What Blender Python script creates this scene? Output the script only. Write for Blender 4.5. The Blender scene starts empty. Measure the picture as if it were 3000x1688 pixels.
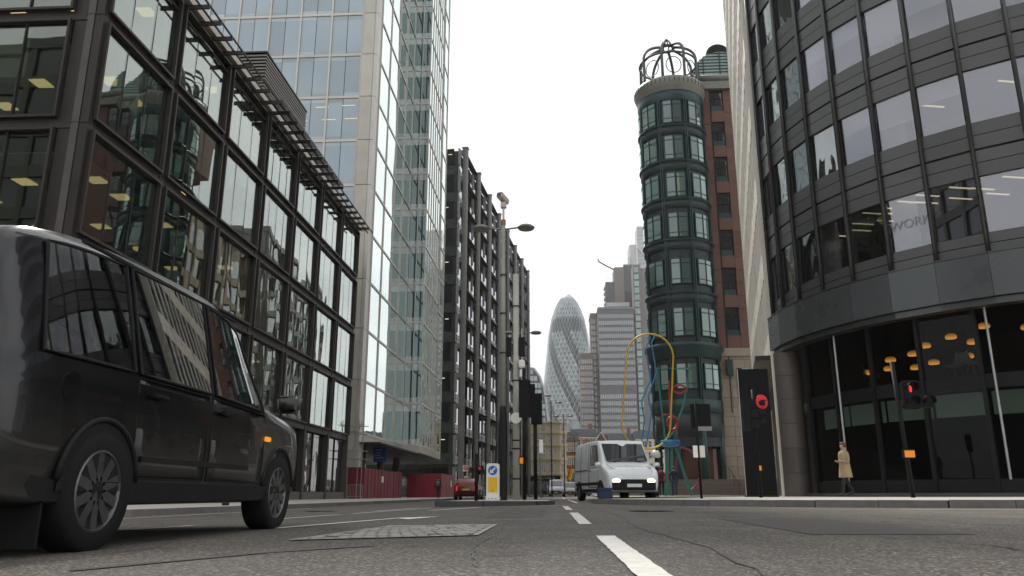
import bpy, bmesh, math, random
from mathutils import Vector, Matrix
rnd = random.Random(7)
R = math.radians
S = bpy.context.scene
COL = S.collection

# ---------------------------------------------------------------- camera
cd = bpy.data.cameras.new('camera'); cam = bpy.data.objects.new('camera', cd); COL.objects.link(cam)
cd.sensor_width = 36; cd.lens = 27.6; cd.clip_start = .05; cd.clip_end = 4000
cam.location = (0, 0, .25); cam.rotation_euler = (R(90 + 14.74), 0, R(3.37))
S.camera = cam
# ---------------------------------------------------------------- sky and sun
SUN_AZ, SUN_EL = -18, 49          # degrees: azimuth from +Y towards +X, elevation
w = bpy.data.worlds.new('World'); S.world = w; w.use_nodes = True
nt = w.node_tree; nt.nodes.clear()
def N(t, kind, **kw):
    n = t.nodes.new(kind)
    for k, v in kw.items(): setattr(n, k, v)
    return n
out = N(nt, 'ShaderNodeOutputWorld'); bg = N(nt, 'ShaderNodeBackground'); bg.inputs[1].default_value = .1
sky = N(nt, 'ShaderNodeTexSky', sky_type='NISHITA', sun_disc=False)
sky.sun_elevation = R(SUN_EL); sky.sun_rotation = R(SUN_AZ); sky.air_density = 1.0; sky.dust_density = 1.5; sky.ozone_density = 1.0
tc = N(nt, 'ShaderNodeTexCoord'); mp = N(nt, 'ShaderNodeMapping'); mp.inputs['Scale'].default_value = (1, 1, 2.2)
noi = N(nt, 'ShaderNodeTexNoise'); noi.inputs['Scale'].default_value = 2.6; noi.inputs['Detail'].default_value = 7; noi.inputs['Roughness'].default_value = .58
rmp = N(nt, 'ShaderNodeValToRGB'); rmp.color_ramp.elements[0].position = .36; rmp.color_ramp.elements[1].position = .56
rmp.color_ramp.elements[0].color = (.66, .66, .66, 1)
mx = N(nt, 'ShaderNodeMix', data_type='RGBA')
mx.inputs[7].default_value = (14.8, 15.0, 15.2, 1)
L = nt.links.new
L(tc.outputs['Generated'], mp.inputs[0]); L(mp.outputs[0], noi.inputs[0]); L(noi.outputs[0], rmp.inputs[0])
L(rmp.outputs[0], mx.inputs[0]); L(sky.outputs[0], mx.inputs[6]); L(mx.outputs[2], bg.inputs[0]); L(bg.outputs[0], out.inputs[0])
sl = bpy.data.lights.new('sun', 'SUN'); sl.energy = 4.2; sl.angle = R(2.0); sl.color = (1, .95, .86)
so = bpy.data.objects.new('sun', sl); COL.objects.link(so)
sd = Vector((math.sin(R(SUN_AZ)) * math.cos(R(SUN_EL)), math.cos(R(SUN_AZ)) * math.cos(R(SUN_EL)), math.sin(R(SUN_EL))))
so.rotation_euler = sd.to_track_quat('Z', 'Y').to_euler(); so.location = (0, 60, 120)
S.view_settings.view_transform = 'Standard'; S.view_settings.look = 'None'; S.view_settings.gamma = 1; S.view_settings.exposure = -.3
S.cycles.max_bounces = 7; S.cycles.transparent_max_bounces = 16; S.cycles.caustics_reflective = False; S.cycles.caustics_refractive = False
S.cycles.sample_clamp_indirect = 4

# ---------------------------------------------------------------- materials
def newmat(name):
    m = bpy.data.materials.new(name); m.use_nodes = True; m.node_tree.nodes.clear()
    return m, m.node_tree
def M(name, col, rough=.6, metal=0., var=.18, scale=1.2, bump=0., bscale=25., spec=.5, coat=0., detail=6, emit=None, es=0.):
    m, t = newmat(name); L = t.links.new
    o = N(t, 'ShaderNodeOutputMaterial'); p = N(t, 'ShaderNodeBsdfPrincipled')
    p.inputs['Roughness'].default_value = rough; p.inputs['Metallic'].default_value = metal
    p.inputs['Specular IOR Level'].default_value = spec; p.inputs['Coat Weight'].default_value = coat
    g = N(t, 'ShaderNodeNewGeometry'); n = N(t, 'ShaderNodeTexNoise'); n.inputs['Scale'].default_value = scale; n.inputs['Detail'].default_value = detail; n.inputs['Roughness'].default_value = .62
    L(g.outputs['Position'], n.inputs[0])
    oi = N(t, 'ShaderNodeObjectInfo'); ad = N(t, 'ShaderNodeMath', operation='MULTIPLY_ADD'); ad.inputs[1].default_value = .35; L(oi.outputs['Random'], ad.inputs[0]); 
    L(n.outputs[0], ad.inputs[2])
    r = N(t, 'ShaderNodeMapRange'); r.inputs[1].default_value = .3; r.inputs[2].default_value = .95; r.inputs[3].default_value = 1 - var; r.inputs[4].default_value = 1 + var
    L(ad.outputs[0], r.inputs[0])
    mu = N(t, 'ShaderNodeVectorMath', operation='SCALE'); mu.inputs[0].default_value = col[:3]; L(r.outputs[0], mu.inputs['Scale']); L(mu.outputs[0], p.inputs['Base Color'])
    rr = N(t, 'ShaderNodeMapRange'); rr.inputs[1].default_value = .3; rr.inputs[2].default_value = .7; rr.inputs[3].default_value = max(.02, rough - .08); rr.inputs[4].default_value = min(1, rough + .1)
    L(n.outputs[0], rr.inputs[0]); L(rr.outputs[0], p.inputs['Roughness'])
    if bump:
        b = N(t, 'ShaderNodeBump'); b.inputs['Strength'].default_value = bump; b.inputs['Distance'].default_value = .02
        n2 = N(t, 'ShaderNodeTexNoise'); n2.inputs['Scale'].default_value = bscale; n2.inputs['Detail'].default_value = 4; L(g.outputs['Position'], n2.inputs[0]); L(n2.outputs[0], b.inputs['Height']); L(b.outputs[0], p.inputs['Normal'])
    if emit: p.inputs['Emission Color'].default_value = (*emit, 1); p.inputs['Emission Strength'].default_value = es
    L(p.outputs[0], o.inputs[0]); return m
def glass(name, trans=None, body=(.02, .022, .022), base=.08, powr=3., wave=.06, wscale=.5, rough=.0, tint=(1, 1, 1), body_rough=.5):
    """pane: reflective coat over either see-through tint or an opaque blind/back-painted body"""
    m, t = newmat(name); L = t.links.new
    o = N(t, 'ShaderNodeOutputMaterial'); mix = N(t, 'ShaderNodeMixShader'); gl = N(t, 'ShaderNodeBsdfGlossy'); gl.inputs['Roughness'].default_value = rough
    gl.inputs['Color'].default_value = (*tint, 1)
    g = N(t, 'ShaderNodeNewGeometry'); oi = N(t, 'ShaderNodeObjectInfo')
    if trans:
        b = N(t, 'ShaderNodeBsdfTransparent'); b.inputs[0].default_value = (*trans, 1)
    else:
        b = N(t, 'ShaderNodeBsdfPrincipled'); b.inputs['Roughness'].default_value = body_rough; b.inputs['Specular IOR Level'].default_value = .1
        r = N(t, 'ShaderNodeMapRange'); r.inputs[3].default_value = .72; r.inputs[4].default_value = 1.2; L(oi.outputs['Random'], r.inputs[0])
        mu = N(t, 'ShaderNodeVectorMath', operation='SCALE'); mu.inputs[0].default_value = body; L(r.outputs[0], mu.inputs['Scale']); L(mu.outputs[0], b.inputs['Base Color'])
    lw = N(t, 'ShaderNodeLayerWeight'); lw.inputs[0].default_value = .5
    pw = N(t, 'ShaderNodeMath', operation='POWER'); pw.inputs[1].default_value = powr; L(lw.outputs['Facing'], pw.inputs[0])
    rg = N(t, 'ShaderNodeMapRange'); rg.inputs[3].default_value = base; rg.inputs[4].default_value = 1; L(pw.outputs[0], rg.inputs[0])
    L(rg.outputs[0], mix.inputs[0]); L(b.outputs[0], mix.inputs[1]); L(gl.outputs[0], mix.inputs[2]); L(mix.outputs[0], o.inputs[0])
    if wave:
        cb = N(t, 'ShaderNodeCombineXYZ'); s50 = N(t, 'ShaderNodeMath', operation='MULTIPLY'); s50.inputs[1].default_value = 60; L(oi.outputs['Random'], s50.inputs[0]); L(s50.outputs[0], cb.inputs[0])
        av = N(t, 'ShaderNodeVectorMath', operation='ADD'); L(g.outputs['Position'], av.inputs[0]); L(cb.outputs[0], av.inputs[1])
        mp = N(t, 'ShaderNodeMapping'); mp.inputs['Scale'].default_value = (1, 1, .45); L(av.outputs[0], mp.inputs[0])
        n = N(t, 'ShaderNodeTexNoise'); n.inputs['Scale'].default_value = wscale; n.inputs['Detail'].default_value = 1.5; L(mp.outputs[0], n.inputs[0])
        bp = N(t, 'ShaderNodeBump'); bp.inputs['Strength'].default_value = 1; bp.inputs['Distance'].default_value = wave; L(n.outputs[0], bp.inputs['Height'])
        L(bp.outputs[0], gl.inputs['Normal']); L(bp.outputs[0], lw.inputs['Normal'])
    return m
def emis(name, col, s):
    m, t = newmat(name); o = N(t, 'ShaderNodeOutputMaterial'); e = N(t, 'ShaderNodeEmission'); e.inputs[0].default_value = (*col, 1); e.inputs[1].default_value = s
    t.links.new(e.outputs[0], o.inputs[0]); return m

bronze = M('bronze_cladding', (.042, .037, .033), .45, .25, .2, .8, spec=.3)
bronze_light = M('weathered_bronze', (.085, .077, .07), .5, .35, .2, .9)
gutter = M('pale_gutter', (.5, .46, .4), .45, .2, .15, 1.)
dark_int = M('interior_dark', (.07, .068, .06), .8, 0, .2, .7)
ceil_int = M('interior_ceiling', (.3, .3, .28), .8, 0, .1, .7)
lamp_panel = emis('lit_ceiling_panel', (1., .78, .38), .95)
lamp_strip = emis('lit_ceiling_strip', (1., .84, .55), 1.3)
steel_dark = M('dark_steel', (.035, .032, .028), .55, .2, .2, 1, spec=.25)
louvre = M('louvre_metal', (.2, .185, .16), .45, .5, .2, 1)
white_frame = M('pale_frame', (.55, .53, .49), .4, .25, .12, .8)
stone_pale = M('pale_stone', (.56, .53, .47), .7, 0, .15, .7, .15, 12)
blind_glass = glass('blue_grey_blind_glass', None, (.25, .335, .39), .16, 3, .012, .3)
band_glass = glass('pale_band_glass', None, (.4, .46, .47), .1, 3.4, .01, .3)
green_glass = glass('green_glass', None, (.05, .08, .07), .5, 1.3, .035, .35, tint=(.93, 1., .96))
dark_green_glass = glass('dark_green_glass', None, (.02, .045, .045), .14, 3.2, .012, .35, tint=(.8, .95, .95))
clear_dark = glass('office_window_glass', (.66, .7, .64), None, .1, 2.7, .013, .4, tint=(.92, .97, .94))
lobby_glass = glass('lobby_glass', (.5, .52, .5), None, .008, 5.5, .012, .5)
sky_glass = glass('office_pane_glass', (.72, .72, .74), None, .17, 3., .016, .3, tint=(.84, .85, .9))
warp_glass = glass('warped_pane_glass', (.5, .52, .5), None, .22, 3., .07, .8, tint=(.9, .95, .95))
dark_glass = glass('dark_opaque_glass', None, (.008, .009, .009), .03, 4., .02, .6)
shade_glass = glass('unlit_window_glass', None, (.012, .016, .017), .08, 3., .015, .6)
concrete_grey = M('grey_cast_column', (.2, .196, .185), .65, .1, .2, .9, .1, 20)
spandrel_grey = M('grey_spandrel', (.075, .09, .083), .3, .2, .2, .8)
beam_brown = M('brown_walkway_steel', (.085, .066, .052), .6, .2, .2, .9)
fin_white = M('white_fin', (.34, .36, .38), .3, .3, .1, .9)
clad_dark = M('charcoal_cladding', (.076, .077, .074), .36, .35, .12, .6)
clad_rib = M('charcoal_rib', (.075, .078, .077), .32, .6, .15, .7)
fascia_m = M('slate_fascia', (.075, .082, .085), .3, .35, .1, .5)
granite = M('grey_granite', (.095, .083, .072), .5, 0, .35, 28, .1, 60)
black_m = M('black_powder_coat', (.01, .01, .011), .45, 0, .2, 2, spec=.18)
black_matte = M('black_matte', (.008, .008, .009), .6, 0, .2, 2, spec=.12)
turret_m = M('green_grey_metal', (.024, .052, .05), .4, .35, .2, .9)
turret_d = M('grey_metal_panel', (.028, .038, .039), .5, .3, .25, 1.3)
turret_glass = glass('turret_glass', None, (.09, .14, .125), .13, 3., .012, .5, tint=(.85, 1, .95))
cage_m = M('dome_cage_metal', (.1, .108, .09), .45, .3, .2, 1)
bead_m = M('pale_bead_cornice', (.19, .19, .162), .5, .1, .2, 1)
slab_pale = M('polished_pale_stone', (.78, .73, .63), .3, .0, .1, .6, spec=.8)
brick_red = M('red_granite', (.13, .06, .043), .6, 0, .25, 1.5, .1, 30)
sand = M('sand_stone', (.3, .245, .185), .75, 0, .22, 1.4, .2, 18)
green_roof = glass('green_roof_glass', None, (.13, .24, .2), .12, 3, .01, .4)
cream = M('cream_stone', (.66, .57, .41), .75, 0, .22, .5, .1, 6)
cream_t = M('cream_trim', (.74, .67, .52), .7, 0, .15, .5)
brick_far = M('far_red_brick', (.2, .08, .05), .8, 0, .25, .6)
slate = M('slate_roof', (.06, .062, .07), .6, 0, .2, .7)
white_far = M('white_render', (.62, .6, .56), .7, 0, .1, .5)
tower_brown = M('brown_tower_cladding', (.2, .165, .14), .55, .2, .15, .1)  # paled in the colour to stand in for distance haze
tower_dark = M('dark_tower_frame', (.165, .165, .17), .5, .2, .15, .1)  # likewise lightened in place of thicker haze
tower_win = glass('tower_window_glass', None, (.26, .27, .28), .14, 3, .0)
pale_tower = M('pale_tower_cladding', (.45, .46, .47), .5, .1, .1, .08)
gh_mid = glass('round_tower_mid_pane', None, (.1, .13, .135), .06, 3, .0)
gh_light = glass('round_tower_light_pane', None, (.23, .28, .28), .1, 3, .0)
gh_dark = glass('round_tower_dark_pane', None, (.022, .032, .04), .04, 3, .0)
gh_line = M('round_tower_lattice', (.55, .56, .55), .5, .1, .1, .1)
granite_kerb = M('kerb_granite', (.15, .145, .135), .8, 0, .3, 6, .4, 60)
slab_m = M('paving_stone', (.38, .355, .31), .8, 0, .25, 1.6, .3, 40)
paint_white = M('white_road_paint', (.62, .6, .55), .7, 0, .3, 9, .6, 60)
signal_black = M('signal_black', (.008, .008, .009), .5, 0, .2, 3, spec=.14)
col_green = M('grey_green_column', (.25, .275, .23), .5, .1, .2, 2)
col_pale = M('pale_column', (.36, .35, .31), .55, .1, .25, 2)
lamp_grey = M('lamp_grey', (.21, .19, .17), .45, .3, .2, 2)
lamp_face = M('lamp_diffuser', (.2, .18, .165), .3, 0, .3, 6)
camera_w = M('camera_housing', (.55, .48, .42), .5, 0, .1, 2)
white_plastic = M('white_plastic', (.72, .71, .65), .4, 0, .1, 3)
blue_sign = M('blue_sign', (.02, .12, .42), .4, 0, .05, 3)
yellow_sign = M('yellow_sign', (.72, .42, .01), .4, 0, .06, 3)
orange_box = M('orange_button_box', (.75, .24, .01), .4, 0, .1, 3, emit=(1, .3, .0), es=.12)
red_sign = M('red_sign', (.62, .02, .02), .4, 0, .1, 3)
tube_yellow = M('yellow_tube', (.62, .43, .06), .4, .1, .1, 2)
tube_blue = M('blue_tube', (.04, .22, .45), .4, .1, .1, 2)
tube_green = M('teal_tube', (.03, .22, .18), .4, .1, .1, 2)
tube_red = M('red_tube', (.4, .015, .03), .4, .1, .1, 2)
tube_purple = M('purple_tube', (.2, .03, .14), .4, .1, .1, 2)
hoard_red = M('red_hoarding', (.15, .008, .02), .55, 0, .15, 1)
galv = M('galvanised_tube', (.4, .4, .39), .4, .6, .2, 3)

# ---------------------------------------------------------------- helpers
def link(o, parent=None):
    COL.objects.link(o)
    if parent is not None: o.parent = parent
    return o
def tag(o, label=None, cat=None, group=None, kind=None):
    if label: o['label'] = label
    if cat: o['category'] = cat
    if group: o['group'] = group
    if kind: o['kind'] = kind
    return o
def T(name, label, cat, loc=(0, 0, 0), rz=0., group=None):
    o = bpy.data.objects.new(name, None); o.empty_display_size = .3; link(o); o.location = loc; o.rotation_euler = (0, 0, rz)
    return tag(o, label, cat, group)
_cubes = {}
def cube(mat):
    if mat.name not in _cubes:
        me = bpy.data.meshes.new('block'); bm = bmesh.new(); bmesh.ops.create_cube(bm, size=1); bm.to_mesh(me); bm.free(); me.materials.append(mat); _cubes[mat.name] = me
    return _cubes[mat.name]
def box(name, parent, c, s, mat, rot=(0, 0, 0)):
    o = bpy.data.objects.new(name, cube(mat)); link(o, parent); o.location = c; o.scale = s; o.rotation_euler = rot
    return o
def box2(name, parent, a, b, mat):
    return box(name, parent, [(p + q) / 2 for p, q in zip(a, b)], [max(abs(q - p), 1e-4) for p, q in zip(a, b)], mat)
class MB:
    def __init__(s): s.bm = bmesh.new()
    def quad(s, *pts):
        s.bm.faces.new([s.bm.verts.new(p) for p in pts]); return s
    def box(s, a, b, m=None):
        x0, y0, z0 = a; x1, y1, z1 = b
        v = [s.bm.verts.new(p) for p in ((x0, y0, z0), (x1, y0, z0), (x1, y1, z0), (x0, y1, z0), (x0, y0, z1), (x1, y0, z1), (x1, y1, z1), (x0, y1, z1))]
        if m is not None:
            for q in v: q.co = m @ q.co
        for f in ((0, 3, 2, 1), (4, 5, 6, 7), (0, 1, 5, 4), (1, 2, 6, 5), (2, 3, 7, 6), (3, 0, 4, 7)): s.bm.faces.new([v[i] for i in f])
        return s
    def cyl(s, p0, p1, r0, r1=None, n=10, cap=True):
        p0, p1 = Vector(p0), Vector(p1); r1 = r0 if r1 is None else r1
        d = (p1 - p0).normalized(); a = d.orthogonal().normalized(); b = d.cross(a)
        A = [s.bm.verts.new(p0 + (a * math.cos(t) + b * math.sin(t)) * r0) for t in [2 * math.pi * i / n for i in range(n)]]
        B = [s.bm.verts.new(p1 + (a * math.cos(t) + b * math.sin(t)) * r1) for t in [2 * math.pi * i / n for i in range(n)]]
        for i in range(n): s.bm.faces.new((A[i], A[(i + 1) % n], B[(i + 1) % n], B[i]))
        if cap: s.bm.faces.new(A[::-1]); s.bm.faces.new(B)
        return s
    def tube(s, path, r, n=8, closed=False):
        P = [Vector(p) for p in path]; rings = []; m = len(P); ref = None
        for i, p in enumerate(P):
            t = (P[(i + 1) % m] - P[i - 1]) if closed or 0 < i < m - 1 else (P[1] - P[0] if i == 0 else P[-1] - P[-2])
            t.normalize()
            if ref is None: ref = t.orthogonal().normalized()
            ref = (ref - t * ref.dot(t)).normalized(); b = t.cross(ref)
            rings.append([s.bm.verts.new(p + (ref * math.cos(a) + b * math.sin(a)) * r) for a in [2 * math.pi * k / n for k in range(n)]])
        for i in range(m if closed else m - 1):
            A, B = rings[i], rings[(i + 1) % m]
            for k in range(n): s.bm.faces.new((A[k], A[(k + 1) % n], B[(k + 1) % n], B[k]))
        if not closed: s.bm.faces.new(rings[0][::-1]); s.bm.faces.new(rings[-1])
        return s
    def lathe(s, prof, n=24, a0=0., a1=2 * math.pi, c=(0, 0, 0), axis='Z'):
        full = abs(a1 - a0 - 2 * math.pi) < 1e-6; k = n if full else n + 1; rings = []
        for r, z in prof:
            row = []
            for i in range(k):
                a = a0 + (a1 - a0) * i / n
                p = (r * math.cos(a), r * math.sin(a), z) if axis == 'Z' else ((z, r * math.cos(a), r * math.sin(a)) if axis == 'X' else (r * math.cos(a), z, r * math.sin(a)))
                row.append(s.bm.verts.new((p[0] + c[0], p[1] + c[1], p[2] + c[2])))
            rings.append(row)
        for A, B in zip(rings, rings[1:]):
            for i in range(n): 
                j = (i + 1) % k
                s.bm.faces.new((A[i], A[j], B[j], B[i]))
        return s
    def prism(s, pts, z0, z1):
        A = [s.bm.verts.new((x, y, z0)) for x, y in pts]; B = [s.bm.verts.new((x, y, z1)) for x, y in pts]; n = len(pts)
        for i in range(n): s.bm.faces.new((A[i], A[(i + 1) % n], B[(i + 1) % n], B[i]))
        s.bm.faces.new(A[::-1]); s.bm.faces.new(B); return s
    def build(s, name, mat, parent=None, smooth=False, bevel=0.):
        bm = s.bm
        if bevel: bmesh.ops.bevel(bm, geom=list(bm.edges), offset=bevel, segments=2, affect='EDGES', clamp_overlap=True)
        bmesh.ops.recalc_face_normals(bm, faces=bm.faces)
        me = bpy.data.meshes.new(name); bm.to_mesh(me); bm.free(); me.materials.append(mat)
        if smooth:
            for p in me.polygons: p.use_smooth = True
        return link(bpy.data.objects.new(name, me), parent)
def dup_tree(o, parent=None):
    c = o.copy(); link(c); c.parent = parent
    for ch in list(o.children): dup_tree(ch, c)
    return c
def text(name, string, size, loc, rot, mat, parent, depth=.004):
    cu = bpy.data.curves.new(name, 'FONT'); cu.body = string; cu.size = size; cu.align_x = 'CENTER'; cu.align_y = 'CENTER'; cu.extrude = depth
    t = bpy.data.objects.new(name, cu); COL.objects.link(t); bpy.context.view_layer.update()
    me = bpy.data.meshes.new_from_object(t.evaluated_get(bpy.context.evaluated_depsgraph_get())); bpy.data.objects.remove(t)
    me.materials.clear(); me.materials.append(mat)
    o = link(bpy.data.objects.new(name, me), parent); o.location = loc; o.rotation_euler = rot; return o
class Face:
    """vertical facade: u runs along the wall from o, outward is to the right of u"""
    def __init__(s, parent, o, to, base=None):
        s.par = parent; b = base or parent.location; s.b = Vector((b[0], b[1], b[2]))
        s.o = Vector((o[0], o[1])); d = Vector((to[0], to[1])) - s.o; s.len = d.length; s.u = d / s.len; s.n = Vector((s.u.y, -s.u.x)); s.rz = math.atan2(s.u.y, s.u.x)
    def pt(s, u, z, d=0.):
        p = s.o + s.u * u + s.n * d; return Vector((p.x, p.y, z)) - s.b
    def box(s, name, u0, u1, z0, z1, d0, d1, mat, jit=0., parent=None):
        c = s.pt((u0 + u1) / 2, (z0 + z1) / 2, (d0 + d1) / 2)
        o = box(name, parent or s.par, c, (u1 - u0, abs(d1 - d0), z1 - z0), mat, (rnd.uniform(-jit, jit), 0, s.rz + rnd.uniform(-jit, jit)))
        return o
    def mbox(s, mb, u0, u1, z0, z1, d0, d1):
        m = Matrix.Translation(s.pt(0, 0, 0)) @ Matrix.Rotation(s.rz, 4, 'Z')
        mb.box((u0, -d1, z0), (u1, -d0, z1), m); return mb
def gz(x):            # the carriageway falls to the left and rises a little to the right
    return .018 * max(x, -18) if x < 0 else .006 * min(x, 16)

# ---------------------------------------------------------------- ground
def asphalt():
    m, t = newmat('asphalt'); L = t.links.new
    o = N(t, 'ShaderNodeOutputMaterial'); p = N(t, 'ShaderNodeBsdfPrincipled'); g = N(t, 'ShaderNodeNewGeometry')
    v = N(t, 'ShaderNodeTexVoronoi'); v.inputs['Scale'].default_value = 85; L(g.outputs['Position'], v.inputs['Vector'])
    n = N(t, 'ShaderNodeTexNoise'); n.inputs['Scale'].default_value = .7; n.inputs['Detail'].default_value = 6; L(g.outputs['Position'], n.inputs[0])
    n3 = N(t, 'ShaderNodeTexNoise'); n3.inputs['Scale'].default_value = 30; n3.inputs['Detail'].default_value = 3; L(g.outputs['Position'], n3.inputs[0])
    sp = N(t, 'ShaderNodeSeparateColor'); L(v.outputs['Color'], sp.inputs[0])
    r = N(t, 'ShaderNodeValToRGB'); e = r.color_ramp.elements; e[0].position = 0; e[0].color = (.032, .029, .0255, 1); e[1].position = 1; e[1].color = (.36, .31, .25, 1)
    e2 = r.color_ramp.elements.new(.62); e2.color = (.094, .085, .074, 1); e3 = r.color_ramp.elements.new(.9); e3.color = (.165, .138, .112, 1)
    L(sp.outputs[0], r.inputs[0])
    mr = N(t, 'ShaderNodeMapRange'); mr.inputs[1].default_value = .3; mr.inputs[2].default_value = .7; mr.inputs[3].default_value = .75; mr.inputs[4].default_value = 1.2; L(n.outputs[0], mr.inputs[0])
    mu = N(t, 'ShaderNodeVectorMath', operation='SCALE'); L(r.outputs[0], mu.inputs[0]); L(mr.outputs[0], mu.inputs['Scale'])
    mpp = N(t, 'ShaderNodeMapping'); mpp.inputs['Scale'].default_value = (1.1, .05, 1); L(g.outputs['Position'], mpp.inputs[0])
    n4 = N(t, 'ShaderNodeTexNoise'); n4.inputs['Scale'].default_value = 1.; n4.inputs['Detail'].default_value = 3; L(mpp.outputs[0], n4.inputs[0])
    r4 = N(t, 'ShaderNodeMapRange'); r4.inputs[1].default_value = .35; r4.inputs[2].default_value = .65; r4.inputs[3].default_value = .78; r4.inputs[4].default_value = 1.16; L(n4.outputs[0], r4.inputs[0])
    n5 = N(t, 'ShaderNodeTexNoise'); n5.inputs['Scale'].default_value = 1.9; n5.inputs['Detail'].default_value = 4; L(g.outputs['Position'], n5.inputs[0])
    r5 = N(t, 'ShaderNodeMapRange'); r5.inputs[1].default_value = .6; r5.inputs[2].default_value = .7; r5.inputs[3].default_value = 1; r5.inputs[4].default_value = .62; L(n5.outputs[0], r5.inputs[0])
    m45 = N(t, 'ShaderNodeMath', operation='MULTIPLY'); L(r4.outputs[0], m45.inputs[0]); L(r5.outputs[0], m45.inputs[1])
    mu2 = N(t, 'ShaderNodeVectorMath', operation='SCALE'); L(mu.outputs[0], mu2.inputs[0]); L(m45.outputs[0], mu2.inputs['Scale']); L(mu2.outputs[0], p.inputs['Base Color'])
    rr = N(t, 'ShaderNodeMapRange'); rr.inputs[1].default_value = .35; rr.inputs[2].default_value = .65; rr.inputs[3].default_value = .62; rr.inputs[4].default_value = .85; L(n4.outputs[0], rr.inputs[0]); L(rr.outputs[0], p.inputs['Roughness'])
    p.inputs['Specular IOR Level'].default_value = .5
    h = N(t, 'ShaderNodeMath', operation='MULTIPLY_ADD'); h.inputs[1].default_value = -1.2; L(v.outputs['Distance'], h.inputs[0]); L(n3.outputs[0], h.inputs[2])
    b = N(t, 'ShaderNodeBump'); b.inputs['Strength'].default_value = .9; b.inputs['Distance'].default_value = .008; L(h.outputs[0], b.inputs['Height']); L(b.outputs[0], p.inputs['Normal'])
    L(p.outputs[0], o.inputs[0]); return m
asph = asphalt()
mb = MB(); xs = [-600, -18, -8, -3, 0, 5, 16, 600]
for x0, x1 in zip(xs, xs[1:]):
    mb.quad((x0, -60, gz(x0)), (x1, -60, gz(x1)), (x1, 1200, gz(x1)), (x0, 1200, gz(x0)))
road = tag(mb.build('road', asph), kind='structure')
def mark(pts, name='lane_marking', mat=None, dz=.006):
    mb = MB(); out_ = []
    for i, (x, y) in enumerate(pts):
        x2, y2 = pts[(i + 1) % len(pts)]; ln = math.hypot(x2 - x, y2 - y); n = max(1, min(60, int(ln / .07)))
        for q in range(n):
            j = .0028 if q else 0; out_.append((x + (x2 - x) * q / n + rnd.uniform(-j, j), y + (y2 - y) * q / n + rnd.uniform(-j, j)))
    f = mb.bm.faces.new([mb.bm.verts.new((x, y, gz(x) + dz)) for x, y in out_]); bmesh.ops.triangulate(mb.bm, faces=[f])
    return mb.build(name, mat or paint_white, road)
def strip(a, b, wd):
    d = Vector((b[0] - a[0], b[1] - a[1])).normalized(); n = Vector((-d.y, d.x)) * wd / 2
    mark([(a[0] - n.x, a[1] - n.y), (b[0] - n.x, b[1] - n.y), (b[0] + n.x, b[1] + n.y), (a[0] + n.x, a[1] + n.y)])
mark([(.245, 1.2), (.35, 1.2), (.33, 5.05), (.215, 5.05)])
mark([(.16, 7.0), (.27, 7.0), (.25, 11.4), (.13, 11.4)])
mark([(.1, 13.4), (.21, 13.4), (.17, 17.6), (.05, 17.6)])
strip((-3.8, 10.0), (-3.5, 12.8), .1); strip((-3.45, 13.4), (-2.95, 18.5), .1)
strip((-2.55, 7.2), (-1.95, 10.2), .11)
mark([(-2.05, 10.0), (-1.55, 10.5), (-1.75, 9.4)])
strip((-4.25, 5.2), (-3.85, 8.4), .1); strip((-4.6, 1), (-4.4, 3.6), .1)
strip((-2.45, 15.2), (-1.8, 18.2), .15); strip((-3.6, 15.6), (-3.3, 19), .1)
strip((-.9, 19.2), (.5, 19.3), .1); strip((.5, 24), (.4, 40), .1); strip((.3, 46), (.2, 60), .1); strip((-6.9, 9.5), (-6.8, 22), .1)
strip((5.1, 12.6), (11, 10.4), .1)
# the metal-framed cover set in the carriageway
cov = T('utility_cover', 'worn grey cover with a cobbled grip pattern set into the road', 'cover', (-1.1, 6.1, gz(-1.1)))
cover_m = M('worn_cover_setts', (.3, .29, .265), .75, .0, .5, 7, .5, 80)
cq = [Vector((-1.69, 5.06, 0)), Vector((-.55, 5.3, 0)), Vector((-.57, 7.2, 0)), Vector((-1.52, 7.25, 0))]
def bil(u, v): return cq[0] * (1 - u) * (1 - v) + cq[1] * u * (1 - v) + cq[2] * u * v + cq[3] * (1 - u) * v
mb = MB(); mb.quad(*[(p.x + 1.1, p.y - 6.1, gz(p.x) - gz(-1.1) + .006) for p in (bil(0, 0), bil(1, 0), bil(1, 1), bil(0, 1))]); mb.build('plate', M('cover_bed', (.05, .05, .045), .7, 0, .3, 10, .4, 60), cov)
mb = MB(); nu, nv = 13, 13
for i in range(nu):
    for j in range(nv):
        if rnd.random() < .08: continue
        u, v = (i + .5 + (j % 2) * .5) / (nu + .6), (j + .5) / nv; p = bil(min(u, .99), v); a = .034 + rnd.uniform(-.004, .004)
        z = gz(p.x) - gz(-1.1) + .007
        mb.box((p.x + 1.1 - a, p.y - 6.1 - a * 1.5, z), (p.x + 1.1 + a, p.y - 6.1 + a * 1.5, z + .003 + rnd.uniform(-.002, .003)))
tag(mb.build('grip_studs', cover_m, cov), kind='stuff')
for a, b in ((0, 1), (1, 2), (2, 3), (3, 0)):
    p, q = cq[a], cq[b]; mb = MB(); d = (q - p).normalized(); n = Vector((-d.y, d.x, 0)) * .018
    mb.quad(*[(r.x + 1.1, r.y - 6.1, gz(r.x) - gz(-1.1) + .0075) for r in (p - n, q - n, q + n, p + n)]); mb.build('frame', cover_m, cov)
# tarred crack lines
tar = M('tar_seam', (.02, .02, .02), .5, 0, .2, 4)
for pts in ([(-1.9, 3.1), (-1.5, 3.9), (-1.1, 4.35), (-.95, 4.38), (-1.4, 3.95), (-1.85, 3.05)],):
    mark(pts, 'tar_seam', tar, .004)

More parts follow.
